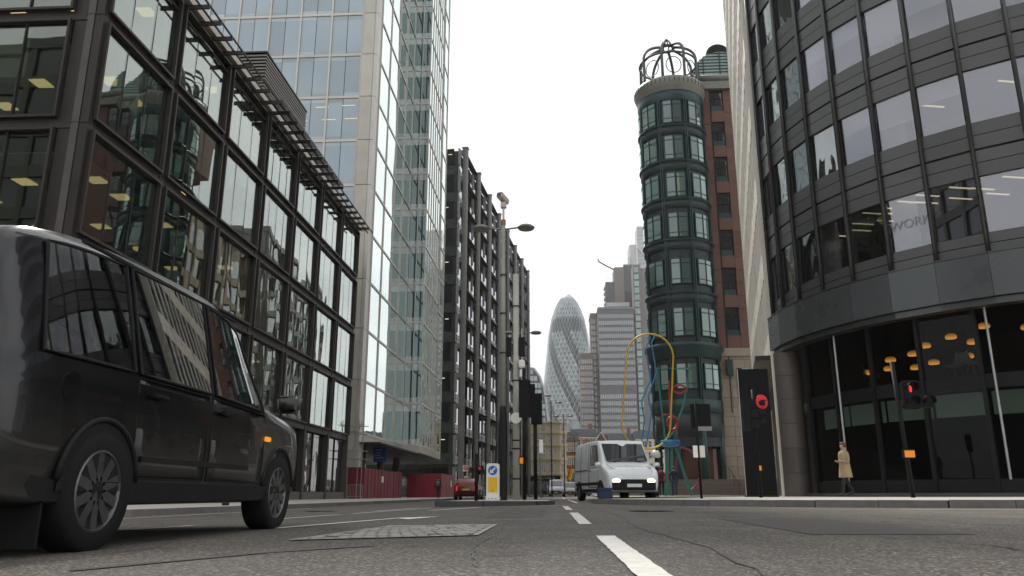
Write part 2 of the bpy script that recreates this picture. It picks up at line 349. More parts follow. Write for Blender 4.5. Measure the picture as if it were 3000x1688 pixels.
repair_m = M('repair_asphalt', (.062, .057, .052), .8, 0, .5, 45, .8, 110)
for pts in ([(1.55, 5.2), (2.5, 5.1), (2.6, 8.4), (1.6, 8.5)], [(-.9, 9.5), (-.2, 9.4), (-.25, 14.5), (-.95, 14.6)]): mark(pts, 'road_repair', repair_m, .003)
for (x, y, r_) in ((1.35, 12.2, .33), (-4.9, 16.5, .33)):
    mh = T('manhole_cover', 'round iron manhole cover in the road' + (' right of the centre line' if x > 0 else ' near the left kerb'), 'cover', (x, y, gz(x) + .004)); MB().lathe([(r_, 0), (r_, .006), (r_ - .03, .006), (r_ - .035, .003), (0, .003)], 28).build('lid', steel_dark, mh)
    for q in range(8): a = q * math.pi / 4; box('rib', mh, (.17 * math.cos(a), .17 * math.sin(a), .005), (.2, .02, .005), steel_dark, (0, 0, a))
def crack(pts, wd):      # hairline cracks and sealed joints, each its own ragged sliver
    L_, R_ = [], []
    for (x0, y0), (x1, y1) in zip(pts, pts[1:]):
        for q in range(8):
            t_ = q / 8; x, y = x0 + (x1 - x0) * t_ + rnd.uniform(-.02, .02), y0 + (y1 - y0) * t_; w_ = wd * rnd.uniform(.4, 1.3); L_.append((x - w_, y)); R_.append((x + w_, y))
    mb = MB()
    for i in range(len(L_) - 1): mb.quad(*[(x, y, gz(x) + .0035) for x, y in (L_[i], R_[i], R_[i + 1], L_[i + 1])])
    mb.build('road_crack', tar, road)
crack([(.62, 2.2), (.7, 4), (.58, 6.5), (.72, 9), (.66, 14), (.8, 20)], .006); crack([(1.9, 2.6), (2.05, 4.1), (1.8, 5.1)], .007); crack([(-.3, 3.0), (-.45, 4.2), (-.4, 5.2)], .006); crack([(3.2, 6), (3.5, 9), (3.3, 13)], .006)
def pavement(name, edge, back, h=.12):
    """edge: kerb line points; back: far boundary points closing the polygon"""
    pts = edge + back; mb = MB(); bm = mb.bm
    A = [bm.verts.new((x, y, gz(x) + h)) for x, y in pts]; bm.faces.new(A)
    o = mb.build(name, slab_m); bmesh_tri = o
    me = o.data; b2 = bmesh.new(); b2.from_mesh(me); bmesh.ops.triangulate(b2, faces=b2.faces)
    for f in b2.faces:
        if f.normal.z < 0: f.normal_flip()
    b2.to_mesh(me); b2.free()
    tag(o, kind='structure')
    # kerb stones along the edge
    for (x0, y0), (x1, y1) in zip(edge, edge[1:]):
        d = Vector((x1 - x0, y1 - y0)); ln = d.length; n = max(1, round(ln / .92))
        for i in range(n):
            t = (i + .5) / n; x, y = x0 + d.x * t, y0 + d.y * t
            k = box('kerb_stone', o, (x, y, gz(x) + h / 2 + rnd.uniform(-.002, .003)), (ln / n - .008, .15, h + .012), granite_kerb, (0, 0, math.atan2(d.y, d.x)))
    return o
pav_l = pavement('pavement_left', [(-7.9, 14.5), (-7.6, 22), (-7.7, 40), (-8.2, 70), (-7.6, 110), (-3.9, 190)], [(-60, 190), (-60, 14.5)])
pav_l2 = pavement('pavement_left_near', [(-12, 2), (-8.4, 8), (-7.95, 12.4)], [(-60, 12.4), (-60, 2)])
pav_r = pavement('pavement_right', [(4.5, 27.6), (2.2, 26.2), (1.0, 24.2), (.95, 22.8), (1.5, 20.2), (3.1, 16.9), (4.6, 14.9), (6.3, 13.6), (8, 12.9), (14, 11.6)], [(26, 10), (26, 36), (9, 36), (4.6, 30)])
pav_r3 = pavement('pavement_right_far', [(9.2, 40), (4, 41), (2.6, 43), (2.9, 60), (4.4, 110), (8, 190)], [(60, 190), (60, 38), (14, 38)])
# traffic island
isl = T('traffic_island', 'low dark kerbed island in the middle of the road', 'island', (-1.7, 22.5, gz(-1.7)))
ip = [(-3.1, 20.5), (-1.9, 20.25), (-.6, 20.4), (-.2, 21.0), (-.3, 26.5), (-1.2, 27.2), (-2.4, 27.0), (-3.0, 25)]
mb = MB(); mb.prism([(x + 1.7, y - 22.5) for x, y in ip], 0, .115); mb.build('surface', slab_m, isl)
for (x0, y0), (x1, y1) in zip(ip, ip[1:] + ip[:1]):
    d = Vector((x1 - x0, y1 - y0)); ln = d.length; n = max(1, round(ln / .95))
    for i in range(n):
        t = (i + .5) / n
        box('kerb_stone', isl, (x0 + d.x * t + 1.7, y0 + d.y * t - 22.5, .055), (ln / n - .006, .14, .135), M('island_kerb', (.045, .045, .045), .7, 0, .3, 5, .3, 40) if 'island_kerb' not in bpy.data.materials else bpy.data.materials['island_kerb'], (0, 0, math.atan2(d.y, d.x)))

# ================================================================= left glass office block
def shared(name, mb, mat):
    o = mb.build(name, mat); me = o.data; bpy.data.objects.remove(o); return me
def put(name, me, parent, loc, rz=0., rot=None):
    o = link(bpy.data.objects.new(name, me), parent); o.location = loc; o.rotation_euler = rot or (0, 0, rz); return o
A = T('office_block', 'dark bronze framed glass office block filling the left side', 'building', (-15.7, 23.3, -.2))
LV = [4.3, 8.35, 12.4, 16.55, 20.6]; BAY = 5.05
fa = Face(A, (-15.7, 23.3), (-15.7, 23.3 + 7 * BAY)); ff = Face(A, (-15.7 - 6 * 4.6, 23.3), (-15.7, 23.3))
def ring_mesh(name, w, h, t, d):
    mb = MB(); mb.box((0, -d, 0), (w, 0, t)); mb.box((0, -d, h - t), (w, 0, h)); mb.box((0, -d, t), (t, 0, h - t)); mb.box((w - t, -d, t), (w, 0, h - t))
    return shared(name, mb, bronze)
blind_a = M('grey_roller_blind', (.3, .3, .28), .8, 0, .1, 1)
for f, nb, bw in ((fa, 7, BAY), (ff, 6, 4.6)):
    for i, z in enumerate(LV):
        f.box('floor_band', 0 if f is fa else 0, f.len - .02, z - .17, z + .17, -.5, -.02 if i < 4 else .0, bronze)
    for k in range(nb + 1):
        u = k * bw
        if f is ff and k == nb: continue
        f.box('column', max(u - .16, .02), min(u + .16, f.len - .02), -.1, 20.55, -.5, .01, bronze_light if k in (0, nb) else bronze)
    for i in range(4):
        z0, z1 = LV[i] + .19, LV[i + 1] - .19; me = ring_mesh('window_frame', bw - .36 - (.9 if f is ff else 0), z1 - z0, .09, .16)
        for k in range(nb):
            if f is ff and k < 3: continue
            a, b = k * bw + .18, (k + 1) * bw - .18 - (.9 if f is ff else 0); p = f.pt(a, z0, 0)
            put('window_frame', me, A, p, f.rz)
            if f is ff: f.box('infill_panel', b + .01, (k + 1) * bw - .02, z0 - .2, z1 + .2, -.3, -.06, bronze)
            n = 2 if f is ff else (4 if k == 3 else 3); a += .09; b -= .09; pw = (b - a) / n
            for q in range(n):
                f.box('window_pane', a + q * pw + .006, a + (q + 1) * pw - .006, z0 + .09, z1 - .09, -.06, -.035, clear_dark, .006)
                if rnd.random() < .16: f.box('roller_blind', a + q * pw + .02, a + (q + 1) * pw - .02, z1 - rnd.choice((.7, 1.2, 2.0, 2.6)), z1 - .1, -.32, -.3, blind_a)
                if q: f.box('mullion', a + q * pw - .02, a + q * pw + .02, z0 + .09, z1 - .09, -.12, -.028 if f is fa else .03, steel_dark)
            if f is fa and i == 3:      # open vent strip at the head of the top windows
                f.box('vent_rail', a, b, z1 - .5, z1 - .44, -.02, .06, steel_dark)
    # recessed shop level
    for k in range(nb):
        a, b = k * bw + .2, (k + 1) * bw - .2
        for q in range(2):
            m_ = (a + b) / 2; f.box('shop_pane', (a, m_ + .03)[q], (m_ - .03, b)[q], .45, 4.05, -.35, -.32, dark_glass, .004)
        f.box('shop_mullion', (a + b) / 2 - .03, (a + b) / 2 + .03, .4, 4.1, -.4, -.25, steel_dark)
    f.box('plinth', 0, f.len, -.3, .42, -.6, -.05, granite)
# corner pier strips
ff.box('corner_pier', ff.len - .55, ff.len - .3, .0, 20.6, -.1, .05, bronze_light); ff.box('corner_pier', ff.len - .26, ff.len + .02, .0, 20.6, -.3, .03, bronze)
for z in LV: ff.box('joint_band', ff.len - .6, ff.len + .03, z - .02, z + .02, -.1, .055, steel_dark)
# floors, ceilings and lit panels inside
for i, z in enumerate([.2] + LV):
    box2('floor_slab', A, (-30, .3, z - .12 + .2), (-.35, 35.2, z + .12 + .2), dark_int)
    if i < 5: box2('ceiling', A, (-30, .35, z + 3.32), (-.5, 35.1, z + 3.36), ceil_int)
box2('core_wall', A, (-14, .5, .3), (-13.7, 35, 20.6), dark_int); box2('core_wall', A, (-30, 16, .3), (-14, 16.3, 20.6), dark_int)
for i in range(1, 5):
    zc = LV[i - 1] + 3.5
    for x in (-16.85, -19.6, -22.2, -24.8):
        for y in (26.0, 27.7, 31, 34.2, 37.5, 42.3, 47):
            if y > 29 and rnd.random() < .62: continue
            box('ceiling_light', A, (x + 15.7, y - 23.3, LV[i - 1] + 3.29), (.62, .62, .03), lamp_panel)
    for y in (25.5, 30.6, 35.6): box('inner_column', A, (-2.4, y - 23.3, LV[i - 1] + 1.8 + .2), (.35, .35, 3.3), dark_int)
box2('roof_slab', A, (-30, 0, 20.7), (-.05, 35.4, 21.0), bronze)
# gutter, brackets, walkway rails and sun-shade grilles along the roof edge
fa.box('gutter', 0, fa.len, 20.62, 20.95, -.02, .28, gutter)
nb = 29
for k in range(nb):
    u = .5 + k * 1.21; big = 10 < k < 22
    fa.box('bracket', u - .04, u + .04, 20.35, 20.55, .0, 1.05 if not big else 1.3, bronze)
for d in (.62, 1.02): fa.box('walkway_rail', 0, fa.len + .4, 20.5, 20.58, d - .03, d + .03, steel_dark)
sl_me = MB()
for q in range(14): sl_me.box((0, -1.32 + q * .05 - .012, 0), (1.1, -1.32 + q * .05 + .012, .05))
sl_me = shared('shade_grille', sl_me, louvre)
for k in range(11, 21): put('shade_grille', sl_me, A, fa.pt(.55 + k * 1.21, 20.56, 0), fa.rz)
# louvred plant enclosure on the roof
P = T('plant_enclosure', 'brown louvred plant enclosure on the roof of the left block', 'enclosure', (-18.6, 44, 20.8))
box2('core', P, (-1.5, -3.2, 0), (1.5, 4.1, 4.7), steel_dark)
for k in range(22):
    z = .12 + k * .215
    box2('slat', P, (-1.62, -3.36, z), (1.62, -3.28, z + .1), louvre); box2('slat', P, (1.54, -3.3, z), (1.62, 4.2, z + .1), louvre)
box2('coping', P, (-1.65, -3.4, 4.85), (1.65, 4.25, 4.95), bronze)

# ================================================================= tall pale-framed glass tower behind it
B = T('glass_tower', 'tall blue-grey glass tower with pale frames behind the left block', 'building', (-16, 63, 0))
BZ = [5.1 + 4.25 * i for i in range(17)]
fb = Face(B, (-35.1, 63), (-17.45, 63)); nbay = 6; bw = fb.len / nbay
for i, z in enumerate(BZ[:-1]):
    if z < 21 or z > 49: continue
    fb.box('transom', 0, fb.len, z - .12, z + .12, -.1, .06, white_frame)
    for k in range(nbay):
        u0, u1 = k * bw + .09, (k + 1) * bw - .09; um = (u0 + u1) / 2
        for a, b in ((u0, um - .025), (um + .025, u1)):
            fb.box('window_pane', a, b, z + .45, z + 3.75, -.05, -.02, blind_glass, .002)
            fb.box('glass_band', a, b, z + .13, z + .45, -.05, -.015, band_glass); fb.box('glass_band', a, b, z + 3.75, z + 4.12, -.05, -.015, band_glass)
for k in range(nbay + 1): fb.box('mullion', k * bw - .08, k * bw + .08, 17, 52, -.1, .1, white_frame)
for i, z in ((6, 30.6), (6, 30.6)):
    pass
for (u, zz) in ((14.3, 33.9), (16.7, 34.0), (12.4, 32.6), (15.0, 32.65), (17.0, 32.7)): fb.box('ceiling_light', u - .6, u + .6, zz, zz + .05, .0, .012, lamp_strip)
# corner pier in stone-coloured panels
for i in range(-1, 16):
    z = 5.1 + 4.25 * i
    box2('corner_panel', B, (-1.5, -.1, z + .03), (-.35, 1.3, z + 4.22), stone_pale); box2('corner_strip', B, (-.33, -.05, z + .02), (-.02, 1.28, z + 4.23), white_frame)
# street side with its projecting bay
f1 = Face(B, (-16, 64.35), (-16, 80.4)); f2 = Face(B, (-16, 80.5), (-14.15, 80.5)); f3 = Face(B, (-14.15, 80.55), (-14.15, 90)); f4 = Face(B, (-14.6, 90.05), (-14.6, 97.4))
for f, n, gm, m_ in ((f1, 4, green_glass, 2), (f2, 2, dark_green_glass, 3), (f3, 6, green_glass, 1), (f4, 2, green_glass, 2)):
    pw = f.len / n
    for i, z in enumerate(BZ[:-1]):
        if i == 0: f.box('base_band', 0, f.len, 4.35, 5.0, -.4, .02, stone_pale)
        f.box('transom', 0, f.len, z - .1, z + .1, -.06, .05, white_frame)
        for k in range(n):
            f.box('window_pane', k * pw + .05, (k + 1) * pw - .05, z + .1, z + 4.15, -.05, -.02, gm, .003)
            if f is f2:
                f.box('glass_band', k * pw + .05, (k + 1) * pw - .05, z + 3.4, z + 4.15, -.02, -.012, band_glass)
                f.box('glass_band', k * pw + .05, (k + 1) * pw - .05, z + .1, z + .6, -.02, -.012, band_glass)
    for k in range(n + 1): f.box('mullion', k * pw - (.03 if f is f3 else .05), k * pw + (.03 if f is f3 else .05), 4.4, 73, -.08, .05 if f is f3 else .07, white_frame)
box2('soffit', B, (-25, .3, 4.2), (1.7, 34.3, 4.33), steel_dark)
box2('core', B, (-25, .4, 4.4), (-.2, 34.2, 73), dark_int); box2('bay_core', B, (-.3, 17.7, 4.4), (1.7, 26.9, 73), dark_int); box2('bay_core', B, (-.3, 27, 4.4), (1.3, 34.2, 73), dark_int)
for y in (66, 74, 82, 90): 
    mb = MB(); mb.cyl((-2.4, y - 63, -.3), (-2.4, y - 63, 4.2), .35, n=14); mb.build('column', concrete_grey, B, True)
box2('back_wall', B, (-9, 1, -.3), (-8.7, 34, 4.2), dark_int)

# ================================================================= dark grid block with stand-off columns
Cb = T('column_grid_block', 'dark office block with stand-off grey columns and walkways', 'building', (-14, 113.8, 0))
cu = Vector((1.0, 10.1)).normalized(); c0 = Vector((-14, 113.8)); sp = 10.15
def cpt(k): return c0 + cu * sp * k
fc = Face(Cb, c0, cpt(7.45)); ST = 4.42; NS = 12
cn = fc.n
fcol = shared('column', MB().lathe([(.42, -.4), (.42, NS * ST)], 14), concrete_grey)
for p in fcol.polygons: p.use_smooth = True
for k in range(8):
    u = k * sp
    p = fc.pt(u, 0, 0); put('column', fcol, Cb, p)
    fc.box('column_cap', u - .45, u + .45, NS * ST - .02, NS * ST + .2, -.5, .45, concrete_grey)
    for i in range(1, NS + 1):
        z = i * ST; fc.box('arm', u - .22, u + .22, z - .95, z - .2, -1.0, -.35, concrete_grey)
        for j in range(3): fc.box('fin', u - 1.5 + j * .34, u - 1.36 + j * .34, z - ST + 1.3, z - .45, -.85, -.6, fin_white)
for i in range(NS):
    z = i * ST
    for k in range(8):
        a, b = k * sp + .3, min((k + 1) * sp - .3, fc.len)
        if b - a < .6: continue
        fc.box('walkway', a, b, z + ST - .3, z + ST - .2, -.98, -.05, beam_brown)
        n = 4 if k < 2 else 3 if k < 4 else 2; pw = (b - a) / n
        for q in range(n):
            u0, u1 = a + q * pw + .04, a + (q + 1) * pw - .04
            fc.box('window_pane', u0, u1, z + 1.28, z + ST - .35, -1.1, -1.05, shade_glass, .006)
            fc.box('spandrel_panel', u0, u1, z + .02, z + 1.22, -1.12, -1.02, spandrel_grey)
        fc.box('spandrel_rail', a, b, z + .58, z + .64, -1.1, -.99, steel_dark)
        for q in range(1, n): fc.box('mullion', a + q * pw - .03, a + q * pw + .03, z + .02, z + ST - .3, -1.08, -.95, steel_dark)
fc.box('core', -.4, fc.len, -.3, NS * ST - .4, -14, -1.13, dark_int)
fe = Face(Cb, fc.o - cu * .5 - cn * 14, fc.o - cu * .5 - cn * 1.0)
for i in range(NS):
    z = i * ST
    fe.box('end_spandrel', 0, fe.len, z, z + 1.5, -.3, .04, spandrel_grey)
    for q in range(6): fe.box('end_pane', q * 2.05 + .05, q * 2.05 + 2, z + 1.5, z + ST - .02, -.1, .0, shade_glass, .004)
    for q in (4, 5): fe.box('ceiling_light', q * 2.05 + .7 + (i % 3) * .2, q * 2.05 + 1.25 + (i % 3) * .2, z + 3.4, z + 3.5, .0, .02, lamp_strip) if i % 2 else None
mb = MB(); mb.cyl(fc.pt(7.4 * sp, NS * ST, -1), fc.pt(7.4 * sp, NS * ST + 14, -1), .09, .02, n=6); mb.build('mast', galv, Cb)

# ================================================================= curved dark office building on the right
DC = Vector((20.77, 34.06)); DR = 11.15
D = T('curved_office_building', 'curved charcoal clad office building with ribbon windows on the right', 'building', (20.77, 34.06, 0))
dang = [R(-183.3 + 8 * k) for k in range(12)]         # rib angles, left end to beyond the frame
def dp(a, r=DR): return DC + Vector((math.cos(a), math.sin(a))) * r
WB = [8.55 + 3.88 * i for i in range(6)]
for k in range(11):
    a, b = dp(dang[k]), dp(dang[k + 1]); f = Face(D, a, b)
    for i, z in enumerate(WB):
        gm = warp_glass if (k in (1, 2) or (k == 3 and i == 1) or (k == 4 and i == 0)) else sky_glass
        f.box('window_pane', .05, f.len - .05, z, z + 1.93, -.12, -.09, gm, .012 if gm is warp_glass else .004)
        # spandrel: four cladding strips with a double joint in the middle
        zb = z + 1.93; hs = 3.88 - 1.93
        for q in range(4):
            f.box('cladding_strip', .02, f.len - .02, zb + q * hs / 4 + .014, zb + (q + 1) * hs / 4 - .014 - (.05 if q == 1 else 0), -.25, -.02 - (.008 if q % 2 else 0), clad_dark)
        if i == 0:
            f.box('cladding_strip', .02, f.len - .02, 7.8, 8.15, -.25, -.02, clad_dark); f.box('cladding_strip', .02, f.len - .02, 8.18, 8.52, -.25, -.03, clad_dark)
    a, b = dp(dang[k], 11.45), dp(dang[k + 1], 11.45); f = Face(D, a, b)
    f.box('fascia_panel', .006, f.len - .006, 6.35, 7.75, -.4, 0, fascia_m)
    f.box('fascia_lip', .0, f.len, 6.12, 6.33, -.6, -.14, clad_rib)
    f.box('fascia_cap', .0, f.len, 7.76, 7.8, -.45, .02, clad_rib)
for k in range(12):
    p = dp(dang[k], DR + .06); mb = MB(); mb.cyl((p.x - DC.x, p.y - DC.y, 7.8), (p.x - DC.x, p.y - DC.y, 32.2), .075, n=10); mb.build('rib', clad_rib, D, True)
    p = dp(dang[k], DR - .04); box('mullion', D, (p.x - DC.x, p.y - DC.y, 20), (.22, .07, 24.2), black_m, (0, 0, dang[k]))
# ground level glazing, set back, in wider panes
gang = [R(-181 + 9.9 * k) for k in range(12)]
for k in range(11):
    if k == 0: continue
    a, b = dp(gang[k], 10.75), dp(gang[k + 1], 10.75); f = Face(D, a, b)
    f.box('lobby_pane', .06, f.len - .06, .75, 3.55, -.03, 0, lobby_glass, .002); f.box('lobby_pane', .06, f.len - .06, 4.0, 6.2, -.03, 0, lobby_glass, .002)
    f.box('floor_band', 0, f.len, 3.55, 4.0, -.3, .03, black_m); f.box('plinth', 0, f.len, -.1, .72, -.3, .04, black_m)
    f.box('blind', .1, f.len - .1, 2.75, 3.5, -.5, -.47, M('pale_green_blind', (.34, .42, .37), .7, 0, .1, 1, emit=(.5, .62, .54), es=.16) if 'pale_green_blind' not in bpy.data.materials else bpy.data.materials['pale_green_blind'])  # blind material carries a faint glow of its own
for k in range(12):
    p = dp(gang[k], 10.72); box('lobby_mullion', D, (p.x - DC.x, p.y - DC.y, 3.1), (.26, .12, 6.3), black_m, (0, 0, gang[k]))
    if k % 3 == 2:
        p = dp(gang[k] + R(2), 10.95); mb = MB(); mb.cyl((p.x - DC.x, p.y - DC.y, .7), (p.x - DC.x, p.y - DC.y, 6.2), .04, n=8); mb.build('glass_fin_edge', galv, D)
# soffit, slabs and core
def disc(name, r, z0, z1, mat):
    mb = MB(); mb.prism([(r * math.cos(a), r * math.sin(a)) for a in [R(-188 + 6 * q) for q in range(20)]] + [(8, 0)], z0, z1); return mb.build(name, mat, D)
disc('soffit', 11.2, 6.2, 6.3, black_m); disc('floor_slab', 10.4, 3.58, 3.95, dark_int); disc('floor_slab', 10.9, .1, .3, dark_int)
for z in WB: disc('floor_slab', 10.85, z - .75, z - .45, ceil_int)
disc('roof_slab', 11.0, 31.9, 32.3, clad_dark)
mb = MB(); mb.lathe([(5.2, .2), (5.2, 31.8)], 24, R(170), R(300)); mb.build('core_wall', M('office_core', (.24, .24, .27), .8, 0, .1, .5), D)
mb = MB(); mb.lathe([(6.2, .3), (6.2, 6.1)], 24, R(170), R(300)); mb.build('lobby_wall', dark_int, D)
col_w = M('white_round_column', (.62, .64, .62), .6, 0, .05, 1)
for a in (-165, -143, -117, -95):
    for i, z in enumerate(WB[:5]):
        p = dp(R(a), 9.9); mb = MB(); mb.cyl((p.x - DC.x, p.y - DC.y, z - .4), (p.x - DC.x, p.y - DC.y, z + 3.1), .42, n=18); mb.build('inner_column', col_w, D, True)
for (a, r, i) in ((-139, 9.6, 0), (-133, 9.1, 0), (-128, 9.6, 0), (-126, 8.7, 0), (-147, 9.5, 0), (-151, 9.0, 0), (-155, 9.6, 0), (-159, 9.1, 0), (-164, 9.4, 0), (-168, 9.7, 2), (-136, 9.0, 1), (-120, 9.2, 1), (-145, 9.3, 2), (-124, 9.3, 2), (-141, 10.2, 0), (-137, 10.3, 0), (-131, 10.2, 0), (-149, 10.2, 0), (-145, 10.0, 0), (-122, 10.1, 0), (-117, 9.8, 0)):
    p = dp(R(a), r); box('ceiling_light', D, (p.x - DC.x, p.y - DC.y, WB[i] + 2.0), (.9, .07, .03), lamp_strip, (0, 0, R(12)))
# lettering on the glass
fl = Face(D, dp(dang[5]), dp(dang[6]))
c = fl.pt(.68, 9.45, -.075); text('window_lettering', 'EWORK', .46, c, (R(90), 0, fl.rz), M('white_film_letters', (.26, .26, .29), .6), D)
# granite end pier with a pale trim
pe = dp(R(-180.5), 11.0)
mb = MB(); mb.cyl((0, 0, 0), (0, 0, 6.15), .55, n=20)
pier = T('granite_pier', 'rounded grey granite pier at the end of the curved building', 'pier', (pe.x, pe.y - .2, .1))
for q in range(6):
    mb = MB(); mb.cyl((0, 0, q * 1.0 + .006), (0, 0, q * 1.0 + .994), .55, n=40); mb.build('drum', granite, pier)
box2('pale_trim', pier, (-.62, -.05, 0), (-.5, .1, 6.1), stone_pale)
blind_m = M('office_roller_blind', (.62, .62, .65), .8, 0, .06, 1)
for k in range(3, 11):
    f = Face(D, dp(dang[k], 10.9), dp(dang[k + 1], 10.9))
    for i, z in enumerate(WB[:5]):
        if i and rnd.random() < .62: f.box('roller_blind', .04, f.len - .04, z + rnd.choice((.5, .9, 1.1, 1.3)), z + 1.95, -.1, -.08, blind_m)
# ---- inside the lobby: pendant lamps, chairs
glow = emis('pendant_glow', (1., .4, .07), 1.5)
_t = glow.node_tree; _g = N(_t, 'ShaderNodeNewGeometry'); _s = N(_t, 'ShaderNodeSeparateXYZ'); _t.links.new(_g.outputs['Normal'], _s.inputs[0])
_r = N(_t, 'ShaderNodeMapRange'); _r.inputs[1].default_value = 1; _r.inputs[2].default_value = -1; _r.inputs[3].default_value = .25; _r.inputs[4].default_value = 2.6; _t.links.new(_s.outputs[2], _r.inputs[0])
_t.links.new(_r.outputs[0], [n for n in _t.nodes if n.type == 'EMISSION'][0].inputs[1])
lampme = shared('lamp_shade', MB().lathe([(.02, .14), (.11, .13), (.175, .08), (.195, .0), (.165, -.05), (.0, -.06)], 16), glow)
for p in lampme.polygons: p.use_smooth = True
spots = [(-143.5, 9.6, 5.35), (-148, 9.2, 5.2), (-139, 9.2, 5.6), (-134, 9.6, 5.25), (-137.5, 8.6, 4.95), (-131.5, 9.7, 5.72), (-152, 9.6, 5.05), (-156, 9.0, 4.85), (-159, 9.5, 4.75), (-146, 8.5, 4.9), (-150.5, 8.6, 4.8), (-124.5, 9.2, 5.6), (-121, 9.5, 5.75), (-120, 9.0, 5.2)]
wheres = ['over the left table', 'in the second row', 'hanging high in the middle', 'nearest the signal pole', 'low behind the glass', 'highest of all', 'left of the fin', 'lower left', 'leftmost', 'deep inside low', 'half hidden behind a mullion', 'by the bright strip', 'at the right edge high', 'at the right edge low']
for (a, r, z), wh in zip(spots, wheres):
    p = dp(R(a), r); t = T('pendant_lamp', f'glowing orange pendant lamp in the dark lobby, {wh}', 'lamp', (p.x, p.y, z), 0, 'orange pendant lamps in the lobby')
    put('lamp_shade', lampme, t, (0, 0, 0)); mb = MB(); mb.cyl((0, 0, .16), (0, 0, 6.15 - z), .008, n=5); mb.build('cord', black_m, t)
shell_m = M('pale_chair_shell', (.4, .46, .42), .5, 0, .05, 2)
def shell_chair(a, r, z, rz, lab):
    p = dp(R(a), r); t = T('shell_chair', lab, 'chair', (p.x, p.y, z), rz, 'shell chairs behind the glass')
    mb = MB(); rows = [(-.22, .44), (.0, .42), (.2, .45), (.27, .6), (.31, .84)]; n = 6
    vs = [[mb.bm.verts.new(((q / n - .5) * (.46 - .1 * (j == 4)), y, zz + .09 * (abs(q / n - .5) * 2) ** 2)) for q in range(n + 1)] for j, (y, zz) in enumerate(rows)]
    for A_, B_ in zip(vs, vs[1:]):
        for q in range(n): mb.bm.faces.new((A_[q], A_[q + 1], B_[q + 1], B_[q]))
    o = mb.build('seat_shell', shell_m, t, True); s = o.modifiers.new('thick', 'SOLIDIFY'); s.thickness = .015
    for x, y in ((-.17, -.17), (.17, -.17), (-.17, .17), (.17, .17)):
        mb = MB(); mb.cyl((x * .6, y * .6, .42), (x * 1.2, y * 1.2, 0), .012, n=6); mb.build('leg', galv, t)
shell_chair(-154, 10.2, 3.96, R(70), 'pale shell chair on the upper level, left of the fin'); shell_chair(-137, 10.1, 3.96, R(200), 'pale shell chair seen from behind above the red signal'); shell_chair(-133.5, 10.2, 3.96, R(100), 'pale shell chair in profile right of the red signal')

# ================================================================= pale stone slab facade running away behind it
E1, E0 = Vector((9.75, 36.2)), Vector((14.9, 61))
E = T('pale_stone_block', 'pale stone office block seen almost edge-on beside the curved building', 'building', (9.75, 36.2, 0))
fE = Face(E, E0, E1)
fE.box('core', 0, fE.len, 6.4, 62, -8, -.5, dark_int); fE.box('base_wall', 0, fE.len - .2, -.1, 6.4, -8, -1.2, granite)
nb = 18; bw = fE.len / nb
for i in range(14):
    z = 7 + i * 3.9
    fE.box('spandrel', 0, fE.len, z - .7, z + .5, -.5, .01, slab_pale)
    for k in range(nb): fE.box('window_pane', k * bw + .12, (k + 1) * bw - .12, z + .52, z + 3.18, -.1, -.02, sky_glass if k % 3 else shade_glass, .003)
for k in range(nb + 1):
    fE.box('pier', k * bw - .11 if k else 0, k * bw + .11 if k < nb else fE.len, 6.45, 62, -.5, .025, slab_pale)
fE.box('canopy', fE.len * .35, fE.len, 6.2, 6.42, -.5, .7, bronze)
fE.box('base_trim', fE.len * .6, fE.len - .1, 0, 6.2, -1.19, -1.0, stone_pale)

# ================================================================= round turret with open dome, and its red granite wing
TC = Vector((12.6, 78.4)); TR = 3.4
Tb = T('round_corner_turret', 'green-grey round corner turret topped by an open ribbed dome', 'building', (12.6, 78.4, 0))
def ringm(name, prof, mat, n=64, smooth=True): return MB().lathe(prof, n).build(name, mat, Tb, smooth)
ringm('wall', [(TR - .12, 4.6), (TR - .12, 41.5)], turret_d)
BD = [36.85, 32.85, 28.75, 24.4]
for z in BD + [19.0]:
    ringm('storey_band', [(TR, z - .55), (TR + .04, z - .5), (TR + .05, z + .3), (TR + .22, z + .36), (TR + .22, z + .46), (TR - .1, z + .5)], turret_m)
    ringm('band_groove', [(TR + .06, z - .36), (TR + .08, z - .33), (TR + .08, z + .1), (TR + .06, z + .13)], turret_d)
ringm('cornice', [(TR, 40.3), (TR + .05, 41.3), (TR + .22, 41.6), (TR + .36, 42.0), (TR + .4, 42.4), (TR + .25, 42.8), (TR - .3, 43.0), (TR - .3, 41)], bead_m)
ringm('cornice_collar', [(TR + .02, 40.1), (TR + .1, 40.3), (TR + .1, 41.25), (TR, 41.3)], turret_m)
for k in range(48):
    a = 2 * math.pi * k / 48; mb = MB(); box('cornice_bead', Tb, ((TR + .39) * math.cos(a), (TR + .39) * math.sin(a), 42.3), (.08, .05, .5), turret_d, (0, 0, a))
ringm('main_cornice', [(TR, 12.9), (TR + .15, 13.0), (TR + .2, 13.7), (TR + .5, 14.0), (TR + .5, 14.35), (TR - .1, 14.5)], turret_m)
ringm('lower_collar', [(TR - .02, 7.7), (TR + .1, 7.8), (TR + .1, 8.9), (TR - .02, 9.0)], turret_m)
WR = [(37.55, 39.95), (33.5, 35.95), (29.4, 31.85), (25.1, 27.55), (20.3, 22.75), (15.1, 17.75), (10.0, 12.3)]
